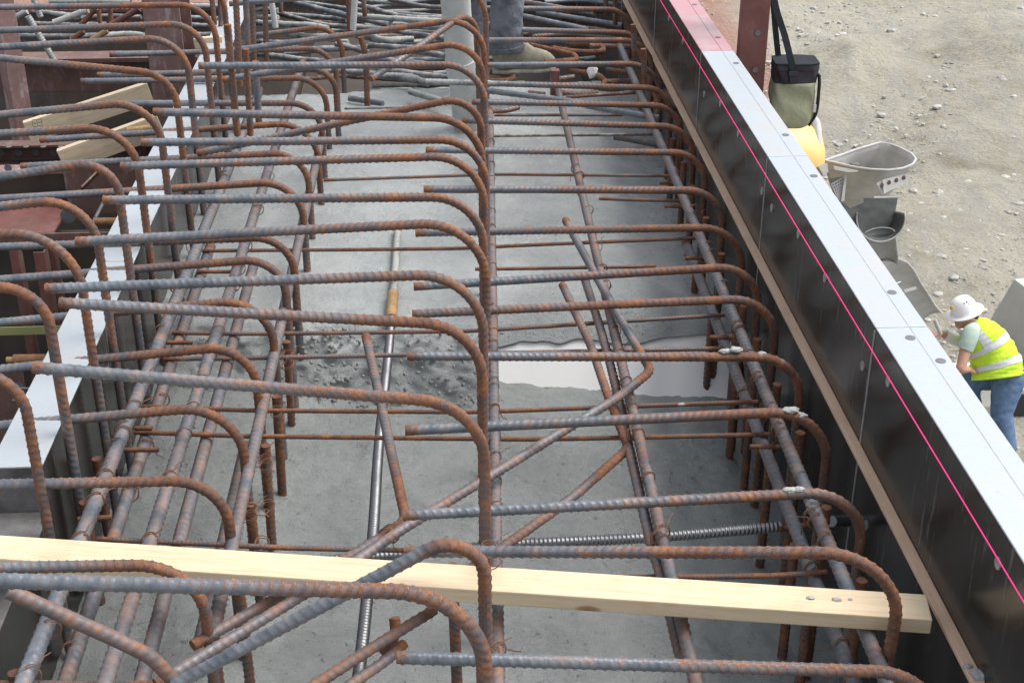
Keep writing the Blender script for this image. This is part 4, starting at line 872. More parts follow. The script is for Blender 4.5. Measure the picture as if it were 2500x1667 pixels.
# ================================================================== STEEL FALSEWORK OUTSIDE THE LOW FORM
def slab(name, c0, c1, Y, th, m, parent, bevel=0.002):
    """plate facing the camera between two photo points at distance Y"""
    a = aty(c0, Y); b = aty(c1, Y); return box(name, min(a[0], b[0]), max(a[0], b[0]), Y, Y + th, min(a[2], b[2]), max(a[2], b[2]), m, parent, bevel)
def disc_y(name, p, Y, rx, rz, m, parent):
    c = aty(p, Y); seg = 22; V = [(rx * math.cos(t), -0.002 * k, rz * math.sin(t)) for k in (0, 1) for t in np.arange(seg) / seg * 2 * math.pi]
    Q = [(k, (k + 1) % seg, seg + (k + 1) % seg, seg + k) for k in range(seg)]
    return link(name, mesh_np(name, V, Q, False, [list(range(seg, 2 * seg))]), m, parent, tuple(c - np.array(parent.location)))
def disc_z(name, p, z, r, m, parent):
    c = atz(p, z + 0.001); seg = 22; V = [(r * math.cos(t), r * math.sin(t), 0.001 * k) for k in (0, 1) for t in np.arange(seg) / seg * 2 * math.pi]
    Q = [(k, (k + 1) % seg, seg + (k + 1) % seg, seg + k) for k in range(seg)]
    return link(name, mesh_np(name, V, Q, False, [list(range(seg, 2 * seg))]), m, parent, tuple(c - np.array(parent.location)))
dk = box('dark_falsework_sheet', -4.5, XLO - 0.02, 1.0, 10.5, -3.3, -3.25, M['shade'], None, 0, (-2.5, 5, -3.3)); tag(dk, 'added dark sheet standing in for shade deep below the falsework beams', 'deck')  # added dark sheet paints the darkness below and hides the ground
g = empty('steel_girder', (-2.2, 7.6, -3.25)); tag(g, 'dark weathered steel girder with a rust streaked upper edge behind the boards', 'girder')
box('web', -4.2, -1.16, 7.6, 7.615, -3.25, -2.145, M['steel_dark'], g); box('top_flange', -4.2, -1.16, 7.53, 7.68, -2.144, -2.12, M['steel_brown'], g, 0.002)
bm = bmesh.new(); box_bm(bm, -0.7, 0.55, -0.004, -0.001, 0.93, 1.09); bm_obj('rust_streaked_band', bm, M['steel_brown'], g, (0, 0, 0))
g2 = empty('steel_girder', (-2.2, 9.3, -3.25)); tag(g2, 'far dark girder behind the cement coated bars', 'girder')
box('web', -4.2, -1.16, 9.3, 9.315, -3.25, -2.3, M['steel_dark'], g2); box('top_flange', -4.2, -1.16, 9.25, 9.4, -2.298, -2.28, M['red'], g2)
# dusty post
pc = aty((42, 240), 6.75); po = box('steel_post', -0.045, 0.045, -0.045, 0.045, -0.95, 0.75, M['red_dusty'], None, 0.004); po.location = tuple(pc); po.rotation_euler = (0, 0, math.radians(38)); tag(po, 'cement dusted reddish steel post beside the dark girder', 'post')
# wide red column, H section
cl = empty('steel_column', (-1.35, 7.0, -3.2)); tag(cl, 'wide red primed steel column rising beside the low form', 'column')
slab('front_flange', (357, -60), (444, -60), 7.0, 0.014, M['red_dusty'], cl)
cl.children[-1].data.vertices  # placeholder keeps order
bpy.data.objects.remove(cl.children[0])
x0_, x1_ = aty((357, 100), 7.0)[0], aty((446, 100), 7.0)[0]
box('front_flange', x0_, x1_, 7.0, 7.014, -3.2, -1.2, M['red_dusty'], cl, 0.002); box('web', (x0_ + x1_) / 2 - 0.006, (x0_ + x1_) / 2 + 0.006, 7.015, 7.19, -3.2, -1.2, M['red'], cl)
box('rear_flange', x0_, x1_ + 0.02, 7.191, 7.205, -3.2, -1.2, M['red_dusty'], cl, 0.002)
for zz in (-1.85, -2.02, -2.25): 
    c_ = empty('x') if False else None
    disc_y('bolt_hole', (395 + random.uniform(-14, 30), 60 + (-1.85 - zz) * 420), 6.9995, 0.011, 0.011, M['hole'], cl)
# lumber boards leaning in the falsework
for (p0, p1, Y0, Y1, hh, lab) in (((66, 322), (367, 225), 6.15, 6.3, 0.098, 'leaning board of weathered lumber with a knot, resting on the falsework'), ((150, 392), (392, 305), 5.85, 5.95, 0.10, 'lower board of weathered lumber wedged between beam and white plate'), ((478, 118), (546, 112), 6.9, 6.9, 0.10, 'short pale block of lumber behind the far hooked legs')):
    o = beam('lumber_board', aty(p0, Y0), aty(p1, Y1), 0.038, hh, M['ply'], None, (0, 0, 1), 0.002); tag(o, lab, 'lumber', 'lumber boards in the falsework')
# grade stamp printed on the upper board
st = empty('grade_stamp', tuple(aty((92, 308), 6.10))); tag(st, 'small faded ink stamp printed on the leaning board', 'stamp')
for k, (dx, dz, w_, h_) in enumerate(((-0.02, 0, 0.002, 0.05), (0.02, 0.012, 0.002, 0.05), (0, 0.03, 0.042, 0.002), (0, -0.02, 0.042, 0.002), (0, 0.005, 0.002, 0.05), (-0.01, 0.012, 0.012, 0.003), (-0.01, -0.004, 0.012, 0.003), (0.01, 0.016, 0.012, 0.003), (0.01, 0.0, 0.012, 0.003))):
    bm = bmesh.new(); box_bm(bm, dx - w_ / 2, dx + w_ / 2, -0.001, 0.0, dz - h_ / 2, dz + h_ / 2); bm_obj('ink_line', bm, M['hole'], st)
# holed channel beams
b1 = empty('channel_beam', (-2.2, 6.3, -2.3)); tag(b1, 'brown steel channel beam with rows of bolt holes below the boards', 'beam', 'holed steel beams of the falsework')
box('top_flange', -3.6, XLO - 0.015, 6.3, 6.38, -2.19, -2.178, M['steel_brown'], b1, 0.002); box('web', -3.6, XLO - 0.015, 6.375, 6.385, -2.27, -2.192, M['steel_brown'], b1); box('bottom_flange', -3.6, XLO - 0.015, 6.27, 6.38, -2.285, -2.272, M['steel_brown'], b1, 0.002)
for k in range(7): disc_z('bolt_hole', (-20 + 42 * k, 358.5), -2.178, 0.013, M['hole'], b1)
for k in range(5): disc_y('bolt_hole', (2 + 43 * k, 372), 6.374, 0.017, 0.017, M['hole'], b1)
for k in range(7): disc_z('bolt_hole', (16 + 45 * k, 383.5), -2.272, 0.012, M['hole'], b1)
b2 = empty('channel_beam', (-2.0, 5.6, -2.5)); tag(b2, 'red holed beam with large oval openings under the rusty hooks', 'beam', 'holed steel beams of the falsework')
box('top_flange', -3.4, XLO - 0.015, 5.72, 5.80, -2.105, -2.09, M['red_dusty'], b2, 0.002); box('web', -3.4, XLO - 0.015, 5.80, 5.81, -2.24, -2.092, M['shade'], b2)
box('holed_plate', -3.4, -1.58, 5.40, 5.796, -2.25, -2.238, M['red'], b2, 0.002)
for (px, py) in ((15, 454), (105, 453), (180, 452), (-70, 455)): disc_z('oval_opening', (px, py), -2.238, 0.062 if px != 180 else 0.055, M['shade'], b2)
for (px, py) in ((52, 463), (138, 461)): disc_z('bolt_hole', (px, py), -2.238, 0.012, M['hole'], b2)
disc_y('bolt_hole', (20, 410), 5.719, 0.016, 0.016, M['hole'], b2)
box('front_lip', -3.4, -1.3, 5.38, 5.392, -2.29, -2.236, M['steel_brown'], b2, 0.002)
w_ = slab('back_plate', (150, 395), (345, 520), 5.70, 0.012, M['steel_brown'], b2)
# studs and backing
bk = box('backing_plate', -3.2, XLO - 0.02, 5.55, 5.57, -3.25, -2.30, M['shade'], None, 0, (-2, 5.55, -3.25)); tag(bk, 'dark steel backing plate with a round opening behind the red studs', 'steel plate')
disc('round_opening', tuple(aty((166, 528), 5.549)), 0.032, 'Y', M['hole'], bk, 0.002)
for (xa, xb, Y, lab) in ((12, 33, 5.25, 'narrow red steel stud standing against the dark backing plate'), (71, 98, 5.2, 'broader speckled red steel stud beside the narrow red stud'), (112, 122, 5.4, 'thin dark red stud edge behind the broader stud')):
    a, b = aty((xa, 560), Y), aty((xb, 560), Y); o = empty('steel_stud', (a[0], Y, -3.25)); tag(o, lab, 'stud', 'red studs of the falsework')
    box('front_face', a[0], b[0], Y, Y + 0.006, -3.25, -2.24, M['red'], o, 0.001); box('side_face', b[0] - 0.006, b[0], Y + 0.007, Y + 0.06, -3.25, -2.24, M['steel_brown'], o)
rb = box('lower_plate', -2.4, XLO - 0.02, 4.62, 4.64, -3.25, -2.62, M['steel_dark'], None, 0, (-1.7, 4.62, -3.25)); tag(rb, 'lower dark steel plate below the olive strap', 'steel plate')
br = beam('slotted_brace', aty((192, 468), 5.35), aty((246, 414), 5.6), 0.008, 0.055, M['steel_brown'], None, (0.3, -1, 0.6)); tag(br, 'short slanting steel brace near the white plate', 'brace')
rebar([aty((233, 533), 5.1), aty((262, 478), 5.3)], 0.016, 'bright_pin', 'bright round steel pin slanting behind a cut bar end', 'pin', None, 'galv', 0, kind='none', height=0)
rebar([aty((229, 541), 4.95), aty((292, 541), 4.95)], 0.030, 'form_bolt', 'stubby rusted threaded bolt sticking out of the low form', 'bolt', None, 'rust_thread', 0, kind='ring', pitch=0.006, height=0.12, ds=0.0015)
rebar([aty((312, 318), 5.9), aty((375, 312), 5.9)], 0.030, 'form_bolt', 'brown threaded bolt beside the lower lumber board', 'bolt', None, 'brass', 0, kind='ring', pitch=0.008, height=0.14, ds=0.002)
fbt = empty('form_bolt', tuple(aty((16, 879), 3.9))); tag(fbt, 'brassy threaded bolt with squared end beside the low form', 'bolt')
o0_ = np.array(fbt.location)
def sub_tube(name, a, b, r, m, parent, **kw):
    P, mk, s_ = resample(np.array([a, b]) - np.array(parent.location), np.zeros(2), kw.pop('ds', 0.002))
    V, Q, ng, at = tube(name, P, r, kw.pop('seg', 14), **kw); return link(name, mesh_np(name, V, Q, True, ng, at), m, parent)
sub_tube('squared_end', aty((16, 878), 3.9), aty((36, 878), 3.9), 0.010, M['brass'], fbt, kind='none', seg=6, height=0)
sub_tube('thread', aty((34, 878), 3.9), aty((112, 877), 3.9), 0.0165, M['rust_thread'], fbt, kind='ring', pitch=0.006, height=0.12)
sp_ = slab('webbing_strap', (-30, 800), (150, 815), 4.3, 0.003, M['strap_green'], None, 0); sp_.rotation_euler = (0, 0, 0); tag(sp_, 'flat olive webbing strap stretched behind the rusty hooks', 'strap')
for (a_, b_, Y, lab) in (((20, 945), (75, 947), 3.95, 'thin bright threaded rod behind the nearest hooked legs'), ((30, 977), (60, 976), 3.9, 'short thin bright rod below the other thin rod')):
    rebar([aty(a_, Y), aty(b_, Y)], 0.006, 'thin_rod', lab, 'threaded rod', None, 'galv', 0, kind='ring', pitch=0.004, height=0.2, seg=8, ds=0.002)
np_ = slab('falsework_plate', (-60, 900), (90, 1110), 4.1, 0.012, M['steel_brown'], None, 0); tag(np_, 'brown steel plate with a dark round hole behind the nearest hooks', 'steel plate')
disc('round_opening', tuple(aty((42, 948), 4.099)), 0.024, 'Y', M['hole'], np_, 0.002)

# ================================================================== HOSE
hp = [aty((1108, -60), 6.30), aty((1112, 0), 6.34), aty((1122, 120), 6.42), aty((1136, 250), 6.50), aty((1143, 330), 6.55)]
hp = [hp[0] + (hp[0] - hp[1]) * 9, hp[0] + (hp[0] - hp[1]) * 4] + hp
P = catmull(hp, 14); P, mk, s_ = resample(P, np.zeros(len(P)), 0.01)
V, Q, ng, at = tube('pump_hose', P - P[0], 0.068, 26, 'none', height=0.0, lump=0.012)
hs_ = link('pump_hose', mesh_np('pump_hose', V, Q, True, ng, at), M['hose'], None, tuple(P[0])); tag(hs_, 'cement grey concrete pump hose hanging down into the pour', 'hose')
for f_ in (0.78,):
    k = int(len(P) * f_); ring = tube('hose_ring', P[k:k + 9] - P[0], 0.0735, 26, 'none', height=0.0)
    link('hose_ring', mesh_np('hose_ring', ring[0], ring[1], True, ring[2], ring[3]), M['hose'], hs_)

# ================================================================== PEOPLE
VD = np.array([math.sin(YAW), math.cos(YAW), 0.0])
def loft(name, cen, ra, rb, m, parent, side=None, seg=20, cap=True, fold=0.0, thr=None, srange=None, off=0.0):
    """tube along cen with half-widths ra (across) and rb (in view depth); optional angle / length window for strips"""
    C = catmull(cen, 10); n = len(C); t = np.linspace(0, 1, n); tk = np.linspace(0, 1, len(cen))
    A = np.interp(t, tk, ra) + off; B = np.interp(t, tk, rb) + off
    T = np.gradient(C, axis=0); T /= np.linalg.norm(T, axis=1)[:, None]
    d0 = VD if side is None else np.asarray(side, float)
    i0, i1 = (0, n) if srange is None else (int(srange[0] * (n - 1)), int(srange[1] * (n - 1)) + 1)
    th = np.linspace(0, 2 * math.pi, seg, endpoint=False) if thr is None else np.linspace(thr[0], thr[1], seg)
    V = []
    for i in range(i0, i1):
        x = np.cross(T[i], d0); x /= np.linalg.norm(x); y = np.cross(x, T[i])
        for h in th:
            f = 1 + fold * (0.6 * math.sin(3 * h + i * 0.9) + 0.4 * math.sin(5 * h - i * 1.7))
            V.append(C[i] + x * A[i] * math.cos(h) * f + y * B[i] * math.sin(h) * f)
    V = np.array(V); m_ = i1 - i0; closed = thr is None
    i = np.arange(m_ - 1)[:, None] * seg; j = np.arange(seg if closed else seg - 1)[None, :]; jn = (j + 1) % seg
    Q = np.stack([i + j, i + jn, i + seg + jn, i + seg + j], -1).reshape(-1, 4)
    ng = [list(range(seg))[::-1], list(range((m_ - 1) * seg, m_ * seg))] if cap and closed else []
    base = np.array(parent.location) if parent is not None else np.zeros(3)
    o = link(name, mesh_np(name, V - base, Q, True, ng), m, parent); return o
def join_body(name, parts, m, parent, voxel):
    """several lofted volumes fused into one continuous surface"""
    bm = bmesh.new()
    for p in parts: bm.from_mesh(p.data); 
    me = bpy.data.meshes.new(name); bm.to_mesh(me); bm.free()
    for p in parts: bpy.data.objects.remove(p)
    o = link(name, me, m, parent); r = o.modifiers.new('fuse', 'REMESH'); r.mode = 'VOXEL'; r.voxel_size = voxel; r.use_smooth_shade = True
    s = o.modifiers.new('soften', 'SMOOTH'); s.factor = 0.5; s.iterations = 3; return o
def ball(c, r, parent, sq=(1, 1, 1)):
    bm = bmesh.new(); bmesh.ops.create_uvsphere(bm, u_segments=18, v_segments=12, radius=1.0)
    for v in bm.verts: v.co = Vector((v.co.x * r * sq[0], v.co.y * r * sq[1], v.co.z * r * sq[2])) + Vector(np.asarray(c) - np.array(parent.location))
    return bm_obj('t', bm, None, parent)
def hand_parts(wrist, tip, palm_n, parent, L=0.18):
    w = np.asarray(wrist); d = np.asarray(tip) - w; d /= np.linalg.norm(d); n = np.asarray(palm_n, float); n -= d * (n @ d); n /= np.linalg.norm(n); s = np.cross(d, n)
    P = [loft('t', [w, w + d * 0.05, w + d * 0.10], [0.030, 0.042, 0.040], [0.020, 0.016, 0.013], None, parent, n, 12)]
    for k, (o_, l_) in enumerate(((-0.030, 0.066), (-0.010, 0.078), (0.010, 0.074), (0.029, 0.058))):
        b = w + d * 0.093 + s * o_; P.append(loft('t', [b, b + d * l_ * 0.5 - n * 0.006, b + d * l_ * 0.85 - n * 0.026, b + d * l_ - n * 0.038], [0.0095, 0.009, 0.0085, 0.006], [0.0095, 0.009, 0.0085, 0.006], None, parent, n, 8))
    b = w + d * 0.035 - s * 0.035; P.append(loft('t', [b, b + d * 0.03 - s * 0.024, b + d * 0.062 - s * 0.030 - n * 0.012], [0.013, 0.011, 0.007], [0.013, 0.011, 0.007], None, parent, n, 8))
    return P
# ---- worker standing on the reinforcement (boots and trouser legs are in view)
WY = 6.92; toe = aty((1352, 172), WY); SZ = -2.052; heel_x = aty((1203, 172), WY)[0]; ax_ = heel_x + 0.075
pw = empty('person', (ax_, WY, SZ)); tag(pw, 'person in grey denim trousers and cement caked boots standing on the bars', 'person')
def boot(parent, hx, y, z, L, ang=0.0):
    R = np.array([[math.cos(ang), -math.sin(ang), 0], [math.sin(ang), math.cos(ang), 0], [0, 0, 1]]); o = np.array([hx, y, z])
    f = lambda x, zz, yy=0.0: o + R @ np.array([x * L, yy, zz])
    b = loft('boot', [f(0.02, 0.06), f(0.22, 0.085), f(0.42, 0.088), f(0.62, 0.070), f(0.84, 0.060), f(0.97, 0.045), f(1.0, 0.035)], [0.045, 0.075, 0.076, 0.058, 0.046, 0.028, 0.006], [0.034, 0.040, 0.043, 0.050, 0.050, 0.036, 0.01], M['boot'], parent, np.array([-math.sin(ang), math.cos(ang), 0]), 18, True, 0.02)
    s1 = loft('boot_shaft', [f(0.20, 0.03), f(0.20, 0.10), f(0.18, 0.20)], [0.055, 0.055, 0.056], [0.042, 0.046, 0.052], M['boot'], parent, np.array([-math.sin(ang), math.cos(ang), 0]), 18)
    s = loft('sole', [f(0.0, 0.012), f(0.25, 0.010), f(0.5, 0.012), f(0.75, 0.012), f(1.0, 0.016), f(1.02, 0.018)], [0.014, 0.016, 0.014, 0.016, 0.014, 0.004], [0.03, 0.042, 0.040, 0.052, 0.036, 0.01], M['sole'], parent, np.array([-math.sin(ang), math.cos(ang), 0]), 14)
    s1.parent = b; s.parent = b
    for k in range(4):
        c = f(0.44 + 0.07 * k, 0.160 - 0.017 * k); lo = loft('lace', [c + R @ np.array([0, -0.03, 0]), c + R @ np.array([0.004, 0, 0.008]), c + R @ np.array([0, 0.03, 0])], [0.0035] * 3, [0.0035] * 3, M['sole'], parent, (0, 0, 1), 6); lo.parent = b
boot(pw, heel_x, WY, SZ, toe[0] - heel_x, 0.06)
hx2 = aty((1120, 150), WY + 0.16)[0]; boot(pw, hx2, WY + 0.18, SZ, 0.31, 0.5)
lx1, lx2 = ax_ - 0.012, hx2 + 0.065
tr = [loft('t', [(lx1 + 0.004, WY, SZ + 0.125), (lx1, WY, SZ + 0.17), (lx1 + 0.005, WY, SZ + 0.25), (lx1 + 0.012, WY + 0.01, SZ + 0.46), (lx1 - 0.01, WY + 0.05, SZ + 0.82), (lx1 - 0.03, WY + 0.07, SZ + 0.97)], [0.090, 0.092, 0.084, 0.082, 0.100, 0.11], [0.082, 0.084, 0.078, 0.08, 0.096, 0.11], None, pw, None, 26, True, 0.07),
      loft('t', [(lx2, WY + 0.2, SZ + 0.07), (lx2, WY + 0.2, SZ + 0.14), (lx2 + 0.0, WY + 0.2, SZ + 0.3), (lx2 + 0.01, WY + 0.18, SZ + 0.46), (lx2 + 0.05, WY + 0.12, SZ + 0.82), (lx2 + 0.07, WY + 0.1, SZ + 0.97)], [0.088, 0.090, 0.082, 0.08, 0.10, 0.11], [0.082, 0.084, 0.078, 0.08, 0.096, 0.11], None, pw, None, 22, True, 0.035),
      loft('t', [((lx1 + lx2) / 2, WY + 0.09, SZ + 0.86), ((lx1 + lx2) / 2, WY + 0.09, SZ + 0.95), ((lx1 + lx2) / 2, WY + 0.09, SZ + 1.05)], [0.12, 0.17, 0.16], [0.11, 0.14, 0.13], None, pw)]
tro = join_body('trousers', tr, M['denim_grey'], pw, 0.012)
for (lx, yy) in ((lx1, WY), (lx2, WY + 0.2)):
    loft('trouser_hem', [(lx + 0.004, yy, SZ + 0.118), (lx + 0.002, yy, SZ + 0.142)], [0.094, 0.095], [0.086, 0.087], M['denim_grey'], pw, None, 24)
mx = (lx1 + lx2) / 2; my = WY + 0.09
loft('jacket', [(mx, my, SZ + 0.98), (mx, my, SZ + 1.15), (mx + 0.02, my, SZ + 1.35), (mx + 0.03, my, SZ + 1.48)], [0.18, 0.18, 0.20, 0.09], [0.14, 0.14, 0.15, 0.08], M['denim_grey'], pw, None, 22)
bp = [loft('t', [(mx + 0.03, my, SZ + 1.40), (mx + 0.03, my, SZ + 1.56)], [0.055, 0.055], [0.055, 0.055], None, pw), ball((mx + 0.045, my, SZ + 1.64), 0.1, pw, (0.95, 0.78, 1.2)), ball((mx + 0.145, my, SZ + 1.62), 0.02, pw)]
for sgn in (-1, 1):
    sh = np.array([mx + 0.03, my + sgn * 0.19, SZ + 1.42]); el = sh + np.array([0.05, sgn * 0.06, -0.28]); wr = el + np.array([0.2, -sgn * 0.02, 0.08])
    bp.append(loft('t', [sh + np.array([0, -sgn * 0.14, 0.01]), sh, el, wr], [0.05, 0.055, 0.042, 0.028], [0.05, 0.055, 0.042, 0.028], None, pw, (0, 1, 0.3), 14)); bp += hand_parts(wr, wr + np.array([0.1, 0, 0.03]), (0, 0, 1), pw)
join_body('body', bp, M['skin'], pw, 0.009)
lathe('hard_hat', [(0.001, 0.15), (0.05, 0.145), (0.10, 0.10), (0.118, 0.04), (0.12, 0.0), (0.16, -0.006), (0.158, -0.012), (0.115, -0.004)], M['hat'], pw, (mx + 0.045 - pw.location[0], my - pw.location[1], 1.67))

# ---- worker on the ground in a yellow vest, leaning forward
T0 = 13.35
def wk(x, y, dd=0.0): return atd((2270 + x / 3.92, 690 + y / 3.92), T0 + dd)
foot = wk(745, 1640); foot[2] = GZ
pg = empty('person', tuple(foot)); tag(pg, 'person in a yellow reflective vest and white hard hat leaning forward', 'person')
loft('vest', [wk(655, 905), wk(640, 800), wk(585, 650), wk(500, 520), wk(430, 425), wk(400, 385)], [0.245, 0.235, 0.215, 0.195, 0.135, 0.085], [0.19, 0.20, 0.205, 0.21, 0.17, 0.09], M['vest'], pg, None, 30, True, 0.04)
for (a0, a1, o_) in ((0.20, 0.285, 0.006), (0.44, 0.53, 0.006)):
    loft('reflective_band', [wk(655, 905), wk(640, 800), wk(585, 650), wk(500, 520), wk(430, 425), wk(400, 385)], [0.245, 0.235, 0.215, 0.195, 0.135, 0.085], [0.19, 0.20, 0.205, 0.21, 0.17, 0.09], M['reflect'], pg, None, 30, False, 0.04, None, (a0, a1), o_)
loft('shoulder_band', [wk(655, 905), wk(640, 800), wk(585, 650), wk(500, 520), wk(430, 425), wk(400, 385)], [0.245, 0.235, 0.215, 0.195, 0.135, 0.085], [0.19, 0.20, 0.205, 0.21, 0.17, 0.09], M['reflect'], pg, None, 5, False, 0.04, (math.pi * 1.42, math.pi * 1.56), (0.52, 0.97), 0.006)
jn = [loft('t', [wk(745, 800), wk(750, 905), wk(735, 1010), wk(705, 1160), wk(690, 1260), wk(715, 1420), wk(740, 1560), wk(745, 1620)], [0.15, 0.165, 0.150, 0.120, 0.105, 0.098, 0.088, 0.085], [0.14, 0.15, 0.13, 0.11, 0.10, 0.09, 0.085, 0.085], None, pg, None, 20, True, 0.04),
      loft('t', [wk(730, 860, 0.15), wk(640, 900, 0.2), wk(480, 915, 0.2), wk(385, 935, 0.2), wk(395, 1080, 0.2), wk(430, 1280, 0.22), wk(440, 1380, 0.22)], [0.15, 0.14, 0.115, 0.10, 0.09, 0.085, 0.08], [0.14, 0.13, 0.11, 0.10, 0.09, 0.085, 0.08], None, pg, None, 20, True, 0.04)]
join_body('jeans', jn, M['denim'], pg, 0.014)
f2 = wk(440, 1400, 0.22)
fl = [(745, 1640, 0.0), (440, 1400, 0.22)]
for (fx, fy, fd) in fl:
    c = wk(fx, fy, fd); loft('boot', [c + np.array([0.06, 0.0, 0.03]), c + np.array([-0.05, 0.03, 0.04]), c + np.array([-0.2, 0.06, 0.03]), c + np.array([-0.24, 0.07, 0.02])], [0.04, 0.055, 0.04, 0.01], [0.04, 0.05, 0.045, 0.01], M['boot'], pg, (0, 1, 0), 14)
loft('shirt_sleeve', [wk(430, 430, -0.1), wk(395, 480, -0.17), wk(370, 560, -0.19), wk(335, 640, -0.18)], [0.06, 0.085, 0.080, 0.078], [0.06, 0.075, 0.07, 0.07], M['shirt'], pg, None, 16, True, 0.02)
loft('white_sleeve', [wk(330, 450, 0.2), wk(290, 540, 0.22), wk(225, 530, 0.18), wk(150, 500, 0.15)], [0.07, 0.066, 0.062, 0.052], [0.07, 0.066, 0.062, 0.052], M['sleeve'], pg, None, 16, True, 0.02)
hd = wk(338, 338); 
bp = [loft('t', [wk(440, 440), wk(395, 380), wk(365, 350)], [0.075, 0.062, 0.06], [0.075, 0.062, 0.06], None, pg), ball(hd, 0.098, pg, (1.02, 0.80, 1.10)), ball(wk(292, 395), 0.055, pg, (0.95, 0.8, 0.85)), ball(wk(243, 362), 0.019, pg, (1.25, 0.8, 1.0)), ball(wk(268, 418), 0.020, pg, (1.0, 1.2, 0.6)), ball(wk(398, 318, -0.075), 0.027, pg, (0.7, 0.4, 1.2)), ball(wk(262, 335), 0.03, pg, (0.8, 1.6, 0.5)),
      loft('t', [wk(345, 620, -0.18), wk(330, 690, -0.19), wk(300, 800, -0.2)], [0.056, 0.052, 0.046], [0.056, 0.052, 0.046], None, pg, None, 14),
      loft('t', [wk(298, 790, -0.2), wk(300, 825, -0.2), wk(350, 830, -0.16), wk(375, 828, -0.12)], [0.046, 0.045, 0.035, 0.03], [0.046, 0.045, 0.035, 0.03], None, pg, None, 14),
      loft('t', [wk(160, 505, 0.15), wk(120, 490, 0.14), wk(105, 485, 0.13)], [0.038, 0.033, 0.03], [0.038, 0.033, 0.03], None, pg, None, 12)]
bp += hand_parts(wk(372, 828, -0.12), wk(450, 850, -0.05), (0, -0.3, 1), pg); bp += hand_parts(wk(108, 486, 0.13), wk(30, 500, 0.08), (0, -0.2, 1), pg)
join_body('body', bp, M['skin'], pg, 0.008)
loft('hair', [wk(405, 275), wk(415, 310), wk(400, 345)], [0.05, 0.052, 0.03], [0.07, 0.072, 0.05], M['hair'], pg)
for dd in (-0.045, 0.045): loft('eye', [wk(262, 358, dd), wk(256, 358, dd)], [0.008, 0.006], [0.010, 0.008], M['hair'], pg, None, 8)
hat = lathe('hard_hat', [(0.001, 0.150), (0.045, 0.147), (0.085, 0.125), (0.115, 0.075), (0.125, 0.02), (0.128, 0.0), (0.150, -0.004), (0.178, -0.010), (0.180, -0.014), (0.150, -0.011), (0.120, -0.006)], M['hat'], pg, tuple(wk(330, 268) - foot), 28)
hat.rotation_euler = (math.radians(-8), math.radians(-20), math.radians(10))
for (x, y, rx, rz, mm) in ((208, 240, 0.015, 0.024, 'gold'), (352, 185, 0.012, 0.009, 'navy'), (328, 198, 0.010, 0.009, 'navy'), (370, 208, 0.009, 0.013, 'navy'), (350, 215, 0.008, 0.012, 'navy'), (332, 222, 0.007, 0.010, 'navy')):
    c = wk(x, y); hc = wk(328, 235); e = c - ray((2270 + x / 3.92, 690 + y / 3.92)) * 0.118
    b_ = ball(e, 1.0, pg, (rx, 0.012, rz)); b_.name = 'emblem'; b_.data.materials.append(M[mm]); b_.parent = hat; b_.matrix_parent_inverse = hat.matrix_basis.inverted()
for k, (x, y) in enumerate(((520, 880), (560, 905), (640, 870))):
    pass

# ================================================================== RIGHT SIDE: POST, BAG
PY = 6.0; xa, xb = aty((1804, 100), PY)[0], aty((1884, 100), PY)[0]
rp = empty('steel_post', ((xa + xb) / 2, PY, -3.4)); tag(rp, 'dark red steel post outside the black form holding the lunch bag', 'post')
pcx = (xa + xb) / 2
bm = bmesh.new(); box_bm(bm, -0.062, 0.062, -0.062, 0.062, 0, 3.7); tb = bm_obj('tube', bm, M['red'], rp, (0, 0.06, 0), 0.006); tb.rotation_euler = (0, 0, math.radians(-9))
for (px, py) in ((1850, 81), (1844, 171)): disc_y('bolt_hole', (px, py), PY - 0.0085, 0.0125, 0.0125, M['hole'], rp)
box('cap_bracket', xa - 0.0, xb, PY - 0.02, PY + 0.15, 0.3, 0.315, M['red'], rp)
bgx0, bgx1 = aty((1889, 250), PY - 0.06)[0], aty((1992, 250), PY - 0.06)[0]; bz1, bz0 = aty((1940, 156), PY - 0.06)[2], aty((1940, 317), PY - 0.06)[2]; bzm = aty((1940, 203), PY - 0.06)[2]
bc = ((bgx0 + bgx1) / 2, PY + 0.0, bz0); bag = empty('lunch_bag', bc); tag(bag, 'olive and charcoal insulated lunch bag hanging by its black strap', 'bag')
W_ = (bgx1 - bgx0) / 2; Hh = bz1 - bz0; Hm = bzm - bz0
def bag_shell(name, z0, z1, m, grow=0.0, round_bottom=False, nz=14):
    V = []; seg = 32
    for k in range(nz + 1):
        z = z0 + (z1 - z0) * k / nz; f = 1.0
        if round_bottom: t = min(1, (z - z0) / 0.07); f = 0.62 + 0.38 * math.sqrt(max(0, 1 - (1 - t) ** 2))
        for j in range(seg):
            t = j / seg * 2 * math.pi; c, s = math.cos(t), math.sin(t); e = 0.42
            x = math.copysign(abs(c) ** e, c) * (W_ + grow) * f; y = math.copysign(abs(s) ** e, s) * (0.07 + grow) * f
            w = 0.006 * math.sin(z * 31 + t * 2) * (1 if grow == 0 else 0.3) + 0.004 * math.sin(t * 5 + z * 60)
            V.append((x + w, y + w, z))
    i = np.arange(nz)[:, None] * seg; j = np.arange(seg)[None, :]; jn = (j + 1) % seg
    Q = np.stack([i + j, i + jn, i + seg + jn, i + seg + j], -1).reshape(-1, 4)
    return link(name, mesh_np(name, V, Q, True, [list(range(seg))[::-1], list(range(nz * seg, (nz + 1) * seg))]), m, bag)
bag_shell('body', 0, Hm, M['bag_olive'], 0.0, True); bag_shell('upper_band', Hm - 0.001, Hh - 0.03, M['bag_dark'], 0.001); lid_ = bag_shell('lid', Hh - 0.031, Hh, M['bag_dark'], 0.003); bag_shell('lid_piping', Hh - 0.004, Hh + 0.002, M['strap'], 0.005, False, 2).parent = lid_
